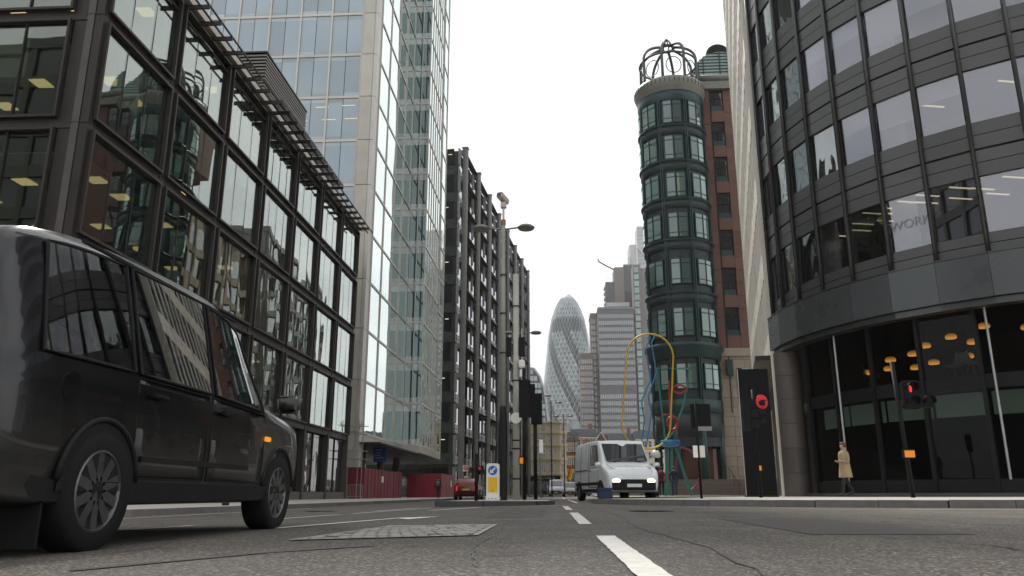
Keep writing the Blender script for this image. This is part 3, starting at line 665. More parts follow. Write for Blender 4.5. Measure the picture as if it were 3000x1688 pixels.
for k in range(8):
    a0 = R(-90 - 29 + 45 * k)
    for da in (-1.6, 1.6):
        a = a0 + R(da); box('pilaster', Tb, ((TR + .03) * math.cos(a), (TR + .03) * math.sin(a), 23.6), (.2, .09, 33.8), turret_m, (0, 0, a))
    if math.sin(a0 + R(22)) > .5: continue
    for (z0, z1) in WR:
        for s in (-1, 1):
            a = a0 + R(22.5 + s * 8.2); wd = .78; p = Vector((math.cos(a), math.sin(a)))
            w_ = box('window', Tb, (p.x * (TR - .02), p.y * (TR - .02), (z0 + z1) / 2), (.16, wd + .16, z1 - z0 + .16), turret_m, (0, 0, a))
            box('window_pane', Tb, (p.x * (TR + .05), p.y * (TR + .05), (z0 + z1) / 2), (.05, wd, z1 - z0), turret_glass, (0, 0, a + rnd.uniform(-.02, .02)))
            for zz in (z0 + .42, z1 - .42): box('glazing_bar', Tb, (p.x * (TR + .09), p.y * (TR + .09), zz), (.04, wd, .07), turret_d, (0, 0, a))
    for da in (22.5,):
        a = a0 + R(da); mb = MB(); mb.lathe([(.3, 0), (.34, .03), (.22, .06), (.22, 0)], 14); o = mb.build('roundel', turret_m, Tb); o.location = ((TR) * math.cos(a), TR * math.sin(a), 18.9); o.rotation_euler = (0, R(90), a)
# ground arcade
for k in range(8):
    a = R(-90 - 29 + 45 * k); mb = MB(); mb.cyl((TR * .93 * math.cos(a), TR * .93 * math.sin(a), .1), (TR * .93 * math.cos(a), TR * .93 * math.sin(a), 7.8), .33, n=12); mb.build('column', turret_m, Tb, True)
mb = MB(); mb.cyl((0, 0, .1), (0, 0, 7.8), 2.2, n=24); mb.build('inner_wall', brick_red, Tb, True)
ringm('arcade_band', [(TR - .3, 5.4), (TR + .02, 5.5), (TR + .02, 7.75), (TR - .3, 7.8)], turret_d)
# open dome
for k in range(8):
    a = R(-90 - 20 + 45 * k); pts = []
    for q in range(13):
        t = q / 12; 
        if t < .3: r, z = 3.05, 43 + 3.1 * t / .3
        else:
            th = (t - .3) / .7 * R(80); r, z = 3.05 * math.cos(th), 46.1 + 2.05 * math.sin(th)
        pts.append((r * math.cos(a), r * math.sin(a), z))
    MB().tube(pts, .15, 8).build('dome_rib', cage_m, Tb, True)
    # round openings between the ribs
    a2 = a + R(22.5); c = Vector((3.0 * math.cos(a2), 3.0 * math.sin(a2), 44.4)); tx = Vector((-math.sin(a2), math.cos(a2), 0))
    MB().tube([c + tx * (.8 * math.cos(q)) + Vector((0, 0, .95 * math.sin(q))) for q in [2 * math.pi * j / 18 for j in range(18)]], .05, 6, True).build('dome_hoop', turret_m, Tb, True)
for r, z, tk in ((3.08, 45.9, .11), (.7, 48.1, .16)):
    MB().tube([(r * math.cos(q), r * math.sin(q), z) for q in [2 * math.pi * j / 32 for j in range(32)]], tk, 8, True).build('dome_ring', cage_m, Tb, True)
for k in range(6):
    a = k * math.pi / 3; MB().tube([(.65 * math.cos(a), .65 * math.sin(a), 48.1), (.5 * math.cos(a), .5 * math.sin(a), 48.7), (.0, 0, 49.3)], .07, 6).build('finial_rib', turret_m, Tb)
# red granite wing
W = T('red_granite_wing', 'red-brown granite office wing with stone base behind the turret', 'building', (19, 79, 0))
fw = Face(W, (15.3, 78.6), (24, 78.6))
fw.box('core', .3, fw.len, -.1, 44.3, -9, -.32, brick_red)
zs = [14.4, 18.6, 22.8, 26.9, 31, 35.1, 39.2, 43.2]
def wall_blocks(x0, x1, z0, z1, mat, name, bx=1.1, bz=.7):
    n = max(1, round((x1 - x0) / bx)); m_ = max(1, round((z1 - z0) / bz))
    for i in range(n):
        for j in range(m_):
            a = x0 + (x1 - x0) * i / n; b = x0 + (x1 - x0) * (i + 1) / n; c_ = z0 + (z1 - z0) * j / m_; d_ = z0 + (z1 - z0) * (j + 1) / m_
            fw.box(name, a + .012, b - .012, c_ + .012, d_ - .012, -.32, -.02 + rnd.uniform(-.01, .012), mat)
wall_blocks(.3, 1.6, 14.4, 43, brick_red, 'granite_panel', 1.3, 1.36); wall_blocks(3.05, 4.6, 14.4, 43, brick_red, 'granite_panel', 1.5, 1.36)
for a, b in zip(zs, zs[1:]):
    wall_blocks(1.6, 3.05, a, a + 1.3, brick_red, 'granite_panel', 1.5, 1.3)
    w_ = fw.box('window', 1.62, 3.04, a + 1.3, b - .02, -.3, -.24, steel_dark); fw.box('window_pane', 1.72, 2.94, a + 1.4, b - .5, -.24, -.2, shade_glass)
    fw.box('glazing_bar', 2.3, 2.36, a + 1.4, b - .5, -.2, -.16, steel_dark); fw.box('glazing_bar', 1.72, 2.94, b - 1.25, b - 1.19, -.2, -.15, steel_dark); fw.box('sill_panel', 1.7, 2.96, a + 1.3, a + 1.9, -.24, -.14, turret_m)
fw.box('granite_panel', 4.6, 8.7, 14.4, 43, -.32, -.03, brick_red)
wall_blocks(.5, 8.6, 1, 14.2, sand, 'stone_block', 1.35, .95); fw.box('string_course', .2, 8.7, 13.6, 14.4, -.3, .12, sand)
fw.box('base_window', 2.4, 3.6, 9.4, 12.4, -.02, .04, dark_green_glass); fw.box('downpipe', 1.66, 1.74, 8, 43, 0, .06, steel_dark)
fw.box('hopper', 1.4, 2.0, 11.6, 13.2, 0, .4, turret_m)
fw.box('cornice', .1, 8.7, 43, 43.9, -.3, .35, bead_m); mb = MB(); mb.cyl(fw.pt(.1, 44.3, .2), fw.pt(8.7, 44.3, .2), .38, n=14); mb.build('roll_moulding', bead_m, W, True)
# upper storey and glazed barrel roof further back
U = T('barrel_roof_pavilion', 'green glazed barrel roof above the red granite wing', 'pavilion', (18, 90, 44))
box2('drum', U, (-3, -3.5, -3), (7, 6, 4.2), brick_red); box2('cornice', U, (-3.2, -3.8, 4.2), (7.2, 6.2, 5.1), bead_m); box2('frieze', U, (-3.1, -3.65, 3.3), (7.1, 6.1, 3.9), bead_m)
mb = MB(); mb.lathe([(3.6, -3), (3.6, 6)], 20, 0, math.pi, (2.4, 0, 5.1), 'Y'); mb.build('barrel_glass', green_roof, U, True)
mb = MB(); mb.bm.faces.new([mb.bm.verts.new((2.4 + 3.6 * math.cos(q), -3, 5.1 + 3.6 * math.sin(q))) for q in [math.pi * j / 20 for j in range(21)]]); mb.build('barrel_end', green_roof, U)
for j in range(9):
    z = 5.1 + j * .42; hw = math.sqrt(max(.01, 3.65 ** 2 - (z - 5.1) ** 2)); box2('glazing_bar', U, (2.4 - hw, -3.12, z), (2.4 + hw, -3.04, z + .05), turret_m)
for x in (-.4, .2, 2.2, 3.2): box2('glazing_rib', U, (x, -3.2, 5.1), (x + .1, -3.05, 5.1 + math.sqrt(3.6 ** 2 - (x - 2.4) ** 2)), turret_m)
box2('ridge_box', U, (1.2, -1.5, 8.7), (3.4, 4, 9.5), steel_dark); mb = MB(); mb.lathe([(1.5, -1), (1.5, 4)], 14, 0, math.pi, (2.6, 0, 9.5), 'Y'); mb.build('ridge_vault', bead_m, U, True)
# front steps
st = T('entrance_steps', 'broad dark stone steps with handrail below the turret', 'steps', (11.2, 66, .16))
step_m = M('worn_step_stone', (.16, .135, .11), .75, 0, .25, 1.5, .2, 20)
for i in range(9): box2('step', st, (-7, i * .42, i * .15), (7.5, 4.5, (i + 1) * .15 - .008), step_m)
for x in (-2, 3.2):
    MB().tube([(x, -.2, .9), (x, 3.6, 2.3)], .03, 6).build('handrail', steel_dark, st)
    for y in (0, 1.8, 3.5): MB().cyl((x, y, .1 + y * .35), (x, y, .95 + y * .37), .02, n=6).build('rail_post', steel_dark, st)

# ---- offices further along the right pavement (they show in the left block's windows) and behind the camera
def plain_office(name, label, o, to, h_, st_h, nb, wall, depth=12, d0=.35):
    b = T(name, label, 'building', (o[0], o[1], 0)); f = Face(b, o, to); bw = f.len / nb
    f.box('body', 0, f.len, -.1, h_, -depth, -.3, wall); n = int(h_ / st_h)
    for i in range(n):
        f.box('floor_band', 0, f.len, i * st_h, i * st_h + 1.1, -.3, 0, wall)
        for k in range(nb): f.box('window_pane', k * bw + .25, (k + 1) * bw - .25, i * st_h + 1.1, (i + 1) * st_h, -.28, -.2, shade_glass, .004)
    for k in range(nb + 1): f.box('pier', max(0, k * bw - .25), min(f.len, k * bw + .25), 0, h_, -.3, .06, wall)
    f.box('parapet', -.2, f.len + .2, h_, h_ + 1, -depth, .15, wall)
plain_office('stone_office', 'sand stone office standing directly behind the round turret', (21, 131), (15.8, 88), 38, 3.9, 12, sand)
plain_office('glass_office', 'grey office farther behind the turret, mirrored in the left windows', (27.6, 186), (21.6, 135), 47, 3.9, 12, concrete_grey)
plain_office('brick_office', 'dark brick office behind the viewer, mirrored in the left block', (-41, -16), (-66, -16), 40, 4, 7, M('dark_green_brick', (.05, .056, .045), .7, 0, .2, .6), 26)  # unseen block, placed and sized to darken reflections in the left block's front

# ================================================================= far towers
G = T('round_glass_tower', 'rounded bullet-shaped glass tower with spiral bands far down the street', 'tower', (10, 722, 0))
gp = [(0, 21), (30, 23.6), (64, 24.8), (86, 24.4), (105, 22.9), (123, 20.9), (142, 18.9), (160, 15.6), (170, 12.2), (178, 7.6), (183, 3.6), (185, 0.8)]
def gr(z):
    for (a, b), (c, d) in zip(gp, gp[1:]):
        if a <= z <= c: return b + (d - b) * (z - a) / (c - a)
    return .8
rows = 42; HZ = 4.3; n36 = 36
MB().lathe([(gr(z) - .32, z) for z in [q * 2.15 for q in range(0, 86)]] + [(0, 185)], 60).build('lattice_body', gh_line, G, True)
cells = []
for j in range(0, rows - 1):
    for i in range(n36):
        a = 2 * i + (j % 2)
        def vp(da, dj):
            th = (a + da) * math.pi / n36; z = (j + dj) * HZ; r = gr(min(z, 184.5)); return Vector((r * math.cos(th), r * math.sin(th), z))
        p = [vp(0, 0), vp(1, 1), vp(0, 2), vp(-1, 1)]; c = sum(p, Vector()) / 4
        q = [c + (v - c) * .9 for v in p]
        h = ((a + j) // 2) % 6; dark = h in (0, 1) and j < 33 or (33 <= j < 36)
        # clip each lattice diamond to a flat pane with its own thickness
        f = -(c.y) / max(1, math.hypot(c.x, c.y))
        cells.append((f * (p[1] - p[3]).length * (c.z > 62), q, dark))
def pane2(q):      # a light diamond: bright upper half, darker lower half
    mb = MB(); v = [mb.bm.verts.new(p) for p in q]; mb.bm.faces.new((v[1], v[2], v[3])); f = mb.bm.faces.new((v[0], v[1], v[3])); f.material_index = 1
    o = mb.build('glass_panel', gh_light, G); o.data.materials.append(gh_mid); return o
cells.sort(key=lambda t: -t[0])
rest = {True: MB(), False: MB()}
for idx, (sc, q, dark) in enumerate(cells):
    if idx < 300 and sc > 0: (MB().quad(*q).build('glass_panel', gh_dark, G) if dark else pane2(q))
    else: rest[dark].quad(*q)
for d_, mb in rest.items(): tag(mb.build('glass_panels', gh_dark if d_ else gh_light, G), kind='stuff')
# curved-top glass building left of it
K = T('arched_glass_building', 'low glass building with an arched roofline left of the round tower', 'building', (-16, 420, 0))
arc = [(-8, 0), (-8, 62), (-4, 66), (0, 66.6), (3.2, 65.8), (6.2, 61.5), (8.4, 55), (9.6, 47), (10.6, 36), (11.2, 0)]
mb = MB(); A_ = [mb.bm.verts.new((x, 0, z)) for x, z in arc]; B_ = [mb.bm.verts.new((x, 20, z)) for x, z in arc]
mb.bm.faces.new(A_); mb.bm.faces.new(B_[::-1])
for i in range(len(arc) - 1): mb.bm.faces.new((A_[i], A_[i + 1], B_[i + 1], B_[i]))
mb.build('body', gh_dark, K)
MB().tube([(x, -.3, z) for x, z in arc], .6, 6).build('edge_trim', pale_tower, K)
def arcx(z):
    for (x0, z0), (x1, z1) in zip(arc[4:], arc[5:]):
        if z1 <= z <= z0: return x1 + (x0 - x1) * (z - z1) / (z0 - z1)
    return 3
for i in range(4, 18):
    z = i * 3.7
    for q in range(9):
        x0 = -7.5 + q * 2.1
        if x0 + 1.9 < arcx(z + 3): box2('window_pane', K, (x0, -.25, z), (x0 + 1.85, -.05, z + 2.6), rnd.choice([gh_light, green_roof, tower_win]))
# brown and grey office cluster
def grid_tower(name, label, loc, w_, d_, h_, cols, rowsn, z0, wall, win, bandm=None, tw=.72, th=.66, blank=()):
    t = T(name, label, 'tower', loc); box2('body', t, (0, .4, 0), (w_, d_, h_), wall)
    rh = (h_ - z0 - 1.5) / rowsn; cw = w_ / cols; mb = MB()
    for i in range(rowsn):
        if i in blank: continue
        z = z0 + i * rh; b_ = box2('window_row', t, (.3, .12, z), (w_ - .3, .38, z + rh * th), win)
    for k in range(cols + 1): mb.box((k * cw - cw * (1 - tw) / 2, -.12, z0 - 2), (k * cw + cw * (1 - tw) / 2, .36, h_))
    mb.build('mullion_grid', bandm or wall, t); box2('parapet', t, (-.3, -.2, h_), (w_ + .3, d_, h_ + 1.2), wall); return t
grid_tower('office_tower', 'grey gridded office tower right of the round glass tower', (22.9, 430, 0), 19.5, 30, 100.5, 17, 25, 6, tower_dark, tower_win, None, .56, .62, (13,))
grid_tower('office_tower', 'narrow brown tower with window strips beside the round glass tower', (19.2, 446, 0), 5.4, 20, 100.8, 4, 27, 6, tower_brown, tower_win, None, .5, .7)
grid_tower('office_tower', 'lower brown block in front of the round glass tower', (12.6, 440, 0), 6.9, 16, 76.5, 6, 20, 6, tower_brown, tower_win, None, .5, .7)
ut = T('office_tower', 'tall brown-striped tower with roof masts rising behind the grey grid', 'tower', (30, 470, 0))
box2('glass_shaft', ut, (0, 0, 0), (5.4, 12, 127), tower_dark); box2('brown_shaft', ut, (5.4, -1.5, 0), (11.4, 12, 136), tower_brown); box2('glass_shaft', ut, (11.4, -.6, 0), (17, 12, 138), tower_dark); box2('plinth_cap', ut, (0, -2, 111), (14, -.7, 113.5), pale_tower)
for k in range(9): box2('fin', ut, (.2 + k * .62, -.35, 100), (.42 + k * .62, 0, 127), shade_glass); box2('fin', ut, (11.6 + k * .6, -.95, 100), (11.8 + k * .6, -.6, 137), shade_glass)
for k in range(12): MB().cyl((.5 + k * .5, 1, 126), (.5 + k * .5, 1, 133), .06, n=4).build('roof_mast', steel_dark, ut); MB().cyl((11.5 + k * .5, 1, 137), (11.5 + k * .5, 1, 143), .06, n=4).build('roof_mast', steel_dark, ut)
for i in range(8): box2('floor_ledge', ut, (-.9, 1, 100 + i * 3.4), (0, 9, 100.5 + i * 3.4), pale_tower)
MB().tube([(5.4, -1, 134.6), (1.5, -1.2, 136.6), (-4.0, -1.4, 140.0), (-4.2, -1.4, 141.5)], .42, 6).build('cleaning_jib', steel_dark, ut)
stt = T('stair_tower', 'slim glazed stair tower against the dark side wall', 'tower', (43.4, 432, 0))
box2('side_wall', stt, (4.3, 2, 0), (14, 20, 125), tower_dark); box2('spine', stt, (0, .6, 0), (4.3, 12, 127), tower_brown)
for i in range(30): box2('landing_glass', stt, (.35, -.2, 6 + i * 4), (3.1, .5, 9.2 + i * 4), green_roof)
pt = T('pale_braced_tower', 'pale tower with white diagonal bracing, farthest on the skyline', 'tower', (62, 640, 0))
box2('lower_body', pt, (0, 0, 0), (30, 20, 205.5), pale_tower); box2('upper_body', pt, (7, 1, 205), (30, 20, 222), pale_tower)
for i in range(5): box2('window_row', pt, (7.4, .8, 207 + i * 3), (30, 1, 209 + i * 3), tower_win)
for i in range(8): box2('window_row', pt, (6.4, -.2, 178 + i * 3.3), (30, 0, 180.2 + i * 3.3), tower_win)
MB().tube([(6, -.6, 204), (20, -.6, 186)], .9, 4).build('brace', white_far, pt); MB().tube([(6, -.6, 170), (6, -.6, 205)], .9, 4).build('brace', white_far, pt); MB().tube([(6, -.6, 184), (0, -.6, 176)], .9, 4).build('brace', white_far, pt)

# ================================================================= old street buildings at the end of the view
Q = T('cream_corner_building', 'cream Victorian corner building with a restaurant below', 'building', (-9, 185, 0))
box2('wall', Q, (0, .3, 0), (9.2, 22, 16.4), cream); MB().prism([(9.2, .3), (10.6, 1.8), (10.6, 22), (9.2, 22)], 0, 16.2).build('canted_wall', cream, Q)
for z in (4.6, 8.0, 11.2, 14.0, 16.4): box2('string_course', Q, (-.1, -.1, z), (9.3, .4, z + .32), cream_t); MB().prism([(9.2, -.1), (10.95, 1.7), (10.95, 22), (9.2, 22)], z, z + .3).build('string_course', cream_t, Q)
win_f = MB().box((-.62, -.12, 0), (.62, .05, .12)).box((-.62, -.1, .12), (-.5, .05, 2.0)).box((.5, -.1, .12), (.62, .05, 2.0)).box((-.62, -.12, 2.0), (.62, .05, 2.14)).box((-.5, -.06, 1.02), (.5, .03, 1.1)).box((-.03, -.06, .12), (.03, .03, 2))
win_f = shared('window', win_f, cream_t)
for z, xs in ((5.1, (.9, 3.9, 5.3, 7.1)), (8.5, (.9, 3.9, 5.3, 7.1)), (11.6, (.9, 3.9, 5.3, 7.1)), (14.35, (.9, 5.3))):
    for x in xs:
        f = put('window', win_f, Q, (x, .3, z)); box2('pane', f, (-.5, -.03, .12), (.5, .02, 2.0), shade_glass)
    f = put('window', win_f, Q, (9.9, 1.05, z), R(47)); box2('pane', f, (-.5, -.03, .12), (.5, .02, 2.0), shade_glass)
    f = put('window', win_f, Q, (10.6, 5, z), R(90)); box2('pane', f, (-.5, -.03, .12), (.5, .02, 2.0), shade_glass)
for k in range(6): box2('shop_pane', Q, (.3 + k * 1.5, .1, .4), (1.65 + k * 1.5, .2, 3.1), dark_glass)
box2('shop_fascia', Q, (0, -.2, 3.3), (9.2, .25, 4.3), black_matte); text('shop_lettering', 'PIZZA EXPRESS', .62, (5.9, -.23, 3.8), (R(90), 0, 0), white_far, Q, .01)
def old_house(name, label, loc, w_, d_, h_, wall, trim, roof, cols, rowsn, gable=False, chim=True):
    t = T(name, label, 'building', loc); box2('wall', t, (0, .2, 0), (w_, d_, h_), wall); fl = h_ / rowsn
    for i in range(rowsn):
        box2('string_course', t, (-.08, 0, i * fl + fl * .88), (w_ + .08, .3, i * fl + fl * .94), trim)
        for k in range(cols):
            x = (k + .5) * w_ / cols; f = put('window', win_f, t, (x, .2, i * fl + fl * .25)); f.scale = (min(1, w_ / cols / 1.5), 1, fl * .6 / 2.2); box2('pane', f, (-.5, -.03, .12), (.5, .02, 2.0), shade_glass)
    if gable:
        mb = MB(); A_ = [mb.bm.verts.new(p) for p in ((0, .2, h_), (w_, .2, h_), (w_ / 2, .2, h_ + w_ * .8))]; B_ = [mb.bm.verts.new((v.co.x, d_, v.co.z)) for v in A_]
        mb.bm.faces.new(A_); mb.bm.faces.new(B_[::-1])
        for i, j in ((0, 1), (1, 2), (2, 0)): mb.bm.faces.new((A_[i], A_[j], B_[j], B_[i]))
        mb.build('roof', roof, t)
        MB().tube([(-.1, .0, h_), (w_ / 2, .0, h_ + w_ * .8), (w_ + .1, .0, h_)], .18, 4).build('gable_trim', trim, t)
    else:
        mb = MB(); mb.prism([(-.2, 0), (w_ + .2, 0), (w_ + .2, d_), (-.2, d_)], h_, h_ + 2.6); bm = mb.bm
        for v in bm.verts:
            if v.co.z > h_ + 1: v.co.y += 1.2 if v.co.y < d_ / 2 else -1.2
        mb.build('roof', roof, t)
    if chim:
        c_ = box2('chimney', t, (w_ * .7, 2, h_), (w_ * .7 + 1.2, 3, h_ + 4.4), brick_far)
    return t
old_house('brick_terrace_house', 'red brick terrace house right of the cream corner building', (1.9, 208, 0), 3.0, 30, 13.5, brick_far, cream_t, slate, 2, 4, False, False)
old_house('gabled_house', 'white half-timbered gabled house at the street end', (4.9, 240, 0), 3.8, 16, 12, brick_far, white_far, slate, 3, 4, True)
old_house('terrace_house', 'brick house with slate mansard behind the gabled house', (4.0, 268, 0), 8.5, 16, 19, brick_far, cream_t, slate, 5, 5)
old_house('gabled_house', 'pale twin-gabled house right of the white one', (10.6, 262, 0), 6.2, 16, 15, white_far, cream_t, slate, 4, 5, True)
old_house('terrace_house', 'flat fronted stone house behind the white van', (17, 262, 0), 7.6, 16, 17, cream, cream_t, slate, 5, 5)
old_house('corner_house', 'pale low corner house left of the turret', (24.6, 258, 0), 9, 16, 17.5, white_far, cream_t, slate, 5, 5, False, False)

# ================================================================= street furniture
def lamp_post(x, y, z0, h, label, detailed=False, arms=(-1, 1), r=.085, mat=None):
    t = T('street_lamp', label, 'street lamp', (x, y, z0), 0, 'twin disc street lamps'); m_ = mat or col_green
    MB().cyl((0, 0, 2.45 if detailed else 0), (0, 0, h), r, r * .72, n=12).build('post', m_, t, True)
    if detailed:
        MB().lathe([(.13, 0), (.13, 2.1), (.12, 2.2), (.095, 2.35), (.095, 2.65), (0, 2.66)], 14).build('base_sleeve', black_m, t, True)
        for z in (4.2, 5.4, 6.6): MB().lathe([(r + .012, z), (r + .012, z + .05)], 12).build('band', steel_dark, t, True)
    for s in arms:
        MB().tube([(0, 0, h - .25), (s * .45, 0, h - .2)], .028, 6).build('arm', lamp_grey, t, True)
        o = MB().lathe([(0, .08), (.2, .06), (.275, 0), (.24, -.05), (0, -.055)], 20, c=(s * .7, 0, h - .2)).build('lamp_disc', lamp_grey, t, True)
        MB().lathe([(.235, -.058), (0, -.06)], 20, c=(s * .7, 0, h - .2)).build('diffuser', lamp_face, o)
    return t
gi = gz(-1.65) + .12
lp = lamp_post(-1.62, 23, gi, 8.35, 'tall twin disc street lamp on the island carrying a camera', True)
t = T('security_camera', 'pale security camera on top of the island lamp post', 'camera', (-1.62, 23, gi + 8.35))
MB().cyl((0, 0, 0), (0, 0, .5), .035, n=8).build('pole', camera_w, t); MB().cyl((0, 0, -.1), (0, 0, .06), .075, n=10).build('collar', M('rust_band', (.3, .12, .08), .7), t)
MB().box((-.09, -.09, .45), (.09, .09, .64)).build('tilt_head', camera_w, t, False, .02)
o = MB().box((-.1, -.28, -.08), (.1, .2, .1)).build('housing', camera_w, t, False, .02); o.location = (-.0, 0, .74); o.rotation_euler = (R(-18), 0, R(-28))
o2 = MB().box((-.075, -.285, -.06), (.075, -.27, .06)).build('front_glass', dark_glass, o)
lamp_post(-1.75, 38, gz(-1.8) + .1, 8.1, 'second twin disc street lamp, just beyond the island', r=.06, mat=col_pale)
lamp_post(-1.5, 63, 0, 8.1, 'third disc street lamp down the street, arm to the right', arms=(1,), r=.06)
lamp_post(-.65, 68, 0, 8.1, 'dark twin disc lamp before the cream building', r=.055, mat=black_m)
lamp_post(.5, 80, 0, 8.1, 'fifth twin disc lamp before the brick house', r=.055, mat=black_m)
lamp_post(2.1, 110, 0, 8.1, 'farthest twin disc lamp beside the gabled house', r=.055, mat=black_m)
# pale service column next to the lamp
t = T('service_column', 'pale metal service column with black straps on the island', 'column', (-1.32, 24.6, gi)); MB().cyl((0, 0, 0), (0, 0, 7.1), .11, .1, n=12).build('post', col_pale, t, True)
for z in (.6, 1.5, 1.75, 3.6, 6): MB().lathe([(.125, z), (.125, z + .04)], 12).build('strap', black_m, t)
MB().lathe([(0, 0), (.17, 0), (.17, .02), (0, .02)], 18, c=(0, -.12, 2.45), axis='Y').build('round_plate', white_plastic, t); t.children[-1].location = (0, 0, 0)
box2('control_box', t, (.1, -.1, 4.4), (.28, .1, 5.0), black_m); box2('control_box', t, (-.3, -.1, 4.4), (-.14, .1, 5.0), black_m)
t2 = T('wifi_unit', 'white antenna unit strapped to the service column', 'antenna', (-1.18, 24.45, gi + 4.0)); MB().box((-.05, -.12, 0), (.15, .1, .25)).build('case', white_plastic, t2, False, .03); MB().box((-.02, -.1, -.3), (.12, .05, -.05)).build('bracket', white_plastic, t2, False, .02)
# keep-left bollard
t = T('keep_left_bollard', 'white illuminated bollard with blue keep-left arrow and yellow panel', 'bollard', (-1.74, 21.1, gi))
def rounded(w_, h_, d_, r, z0):
    pts = [(-w_ / 2, z0), (w_ / 2, z0)] + [(w_ / 2 - r + r * math.cos(a), z0 + h_ - r + r * math.sin(a)) for a in [R(18 * q) for q in range(6)]] + [(-w_ / 2 + r - r * math.sin(a), z0 + h_ - r + r * math.cos(a)) for a in [R(18 * q) for q in range(6)]]
    mb = MB(); A_ = [mb.bm.verts.new((x, -d_ / 2, z)) for x, z in pts]; B_ = [mb.bm.verts.new((x, d_ / 2, z)) for x, z in pts]
    mb.bm.faces.new(A_); mb.bm.faces.new(B_[::-1])
    for i in range(len(pts)): j = (i + 1) % len(pts); mb.bm.faces.new((A_[i], A_[j], B_[j], B_[i]))
    return mb
rounded(.33, .83, .24, .06, .12).build('shell', white_plastic, t); MB().box((-.18, -.15, 0), (.18, .15, .13)).build('base', white_plastic, t, False, .02)
MB().lathe([(0, 0), (.12, 0), (.12, .006), (0, .006)], 28, c=(0, -.127, .77), axis='Y').build('blue_disc', blue_sign, t)
ar = MB(); m_ = Matrix.Translation((0, -.131, .77)) @ Matrix.Rotation(R(45), 4, 'Y')
for poly in ([(-.03, -.0), (.085, -.0), (.085, .0)],): pass
def flat(mb, pts, m): mb.bm.faces.new([mb.bm.verts.new(m @ Vector((x, 0, z))) for x, z in pts])
m_ = Matrix.Translation((0, -.132, .77)) @ Matrix.Rotation(R(-45), 4, 'Y')
flat(ar, [(-.03, -.018), (.09, -.018), (.09, .018), (-.03, .018)], m_); flat(ar, [(-.1, 0), (-.02, -.062), (-.02, .062)], m_); ar.build('white_arrow', white_plastic, t)
box2('yellow_panel', t, (-.12, -.126, .22), (.12, -.12, .6), yellow_sign)
rc = MB()
for q in range(3):
    a = q * 2 * math.pi / 3; flat(rc, [(.018 * math.cos(a) - .008, .018 * math.sin(a) - .006), (.018 * math.cos(a) + .01, .018 * math.sin(a) - .004), (.018 * math.cos(a), .018 * math.sin(a) + .01)], Matrix.Translation((0, -.128, .29)))
rc.build('recycle_mark', black_matte, t); box2('small_print', t, (-.02, -.1285, .235), (.02, -.127, .245), black_matte)
for x in (-.09, 0, .09): MB().lathe([(0, 0), (.012, 0), (.012, .01), (0, .01)], 8, c=(x, -.16, .06), axis='Y').build('bolt', steel_dark, t)
# island signals, seen from behind
def signal_head(par, x, z, h_, w_, y=0., back=True):
    o = MB().box((x - w_ / 2, y - .02, z), (x + w_ / 2, y + .0, z + h_)).build('backing_board', signal_black, par, False, .006)
    MB().box((x - .13, y, z + .06), (x + .13, y + .2, z + h_ - .06)).build('housing', signal_black, par, False, .02)
    for q in range(3):
        zz = z + h_ * (.2 + .3 * q); MB().lathe([(.11, 0), (.12, .2)], 14, -.5, math.pi + .5, (x, y + .2, zz), 'Y').build('visor', signal_black, par)
for x, y, h_, hx, hz, hh, lab in ((-1.0, 23, 3.75, .02, 2.3, 1.1, 'black traffic signal on the island seen from behind, left one'), (-.72, 24.2, 3.05, .05, 2.2, .95, 'black traffic signal on the island seen from behind, right one')):
    t = T('traffic_signal', lab, 'traffic light', (x, y, gz(x) + .12), 0, 'traffic signals'); MB().cyl((0, 0, 0), (0, 0, h_), .057, n=12).build('pole', signal_black, t, True)
    signal_head(t, hx, hz, hh, .34, -.06)
    if h_ > 3.5:
        o = MB().box((-.16, -.09, .98), (-.04, .09, 1.2)).build('button_box', signal_black, t, False, .01); box2('button_face', o, (-.13, -.1, 1.0), (-.03, -.092, 1.17), orange_box)
        signal_head(t, .17, 2.35, .95, .3, .1)
    else: box2('notice_plate', t, (.12, -.05, 1.35), (.24, -.04, 1.75), white_plastic)
t = T('marker_post', 'short black marker post with a small red lamp on the island', 'post', (-2.27, 22, gz(-2.2) + .1)); MB().cyl((0, 0, 0), (0, 0, 1.28), .05, n=12).build('post', signal_black, t, True); box2('lamp_head', t, (.0, -.09, .82), (.2, .05, .95), signal_black); box2('lamp_lens', t, (.06, -.1, .85), (.13, -.09, .92), red_sign)
# direction sign post on the right pavement
t = T('sign_post', 'black post with a blank black sign board and small white plates', 'sign', (3.87, 22.5, gz(3.9) + .12))
MB().cyl((0, 0, 0), (-.02, 0, 2.62), .035, n=10).build('post', signal_black, t, True); MB().box((-.16, .03, 1.9), (.39, .06, 2.58)).build('board', black_matte, t, False, .01); MB().box((-.04, .0, 1.83), (.4, .03, 1.95)).build('lower_plate', M('grey_plate', (.2, .2, .19), .5), t, False, .005)
for x, rz in ((-.1, .35), (.09, -.35)):
    o = MB().box((-.07, -.01, 0), (.07, .01, .32)).build('white_plate', white_plastic, t); o.location = (x, -.04, 1.1); o.rotation_euler = (0, 0, rz)
# black pylon
t = T('black_pylon', 'tall black wedge-shaped pylon sign in front of the curved building', 'pylon', (7.6, 31, gz(7.6) + .1))
pts = [(-.6, 0), (.55, 0), (.7, .5), (-.45, .5)]
MB().prism(pts, 0, 4.85).build('body', black_matte, t, False, .01); box2('edge_strip', t, (-.605, -.01, .0), (-.585, .01, 4.85), galv); box2('foot', t, (-.66, -.06, 0), (.6, .02, .07), steel_dark)
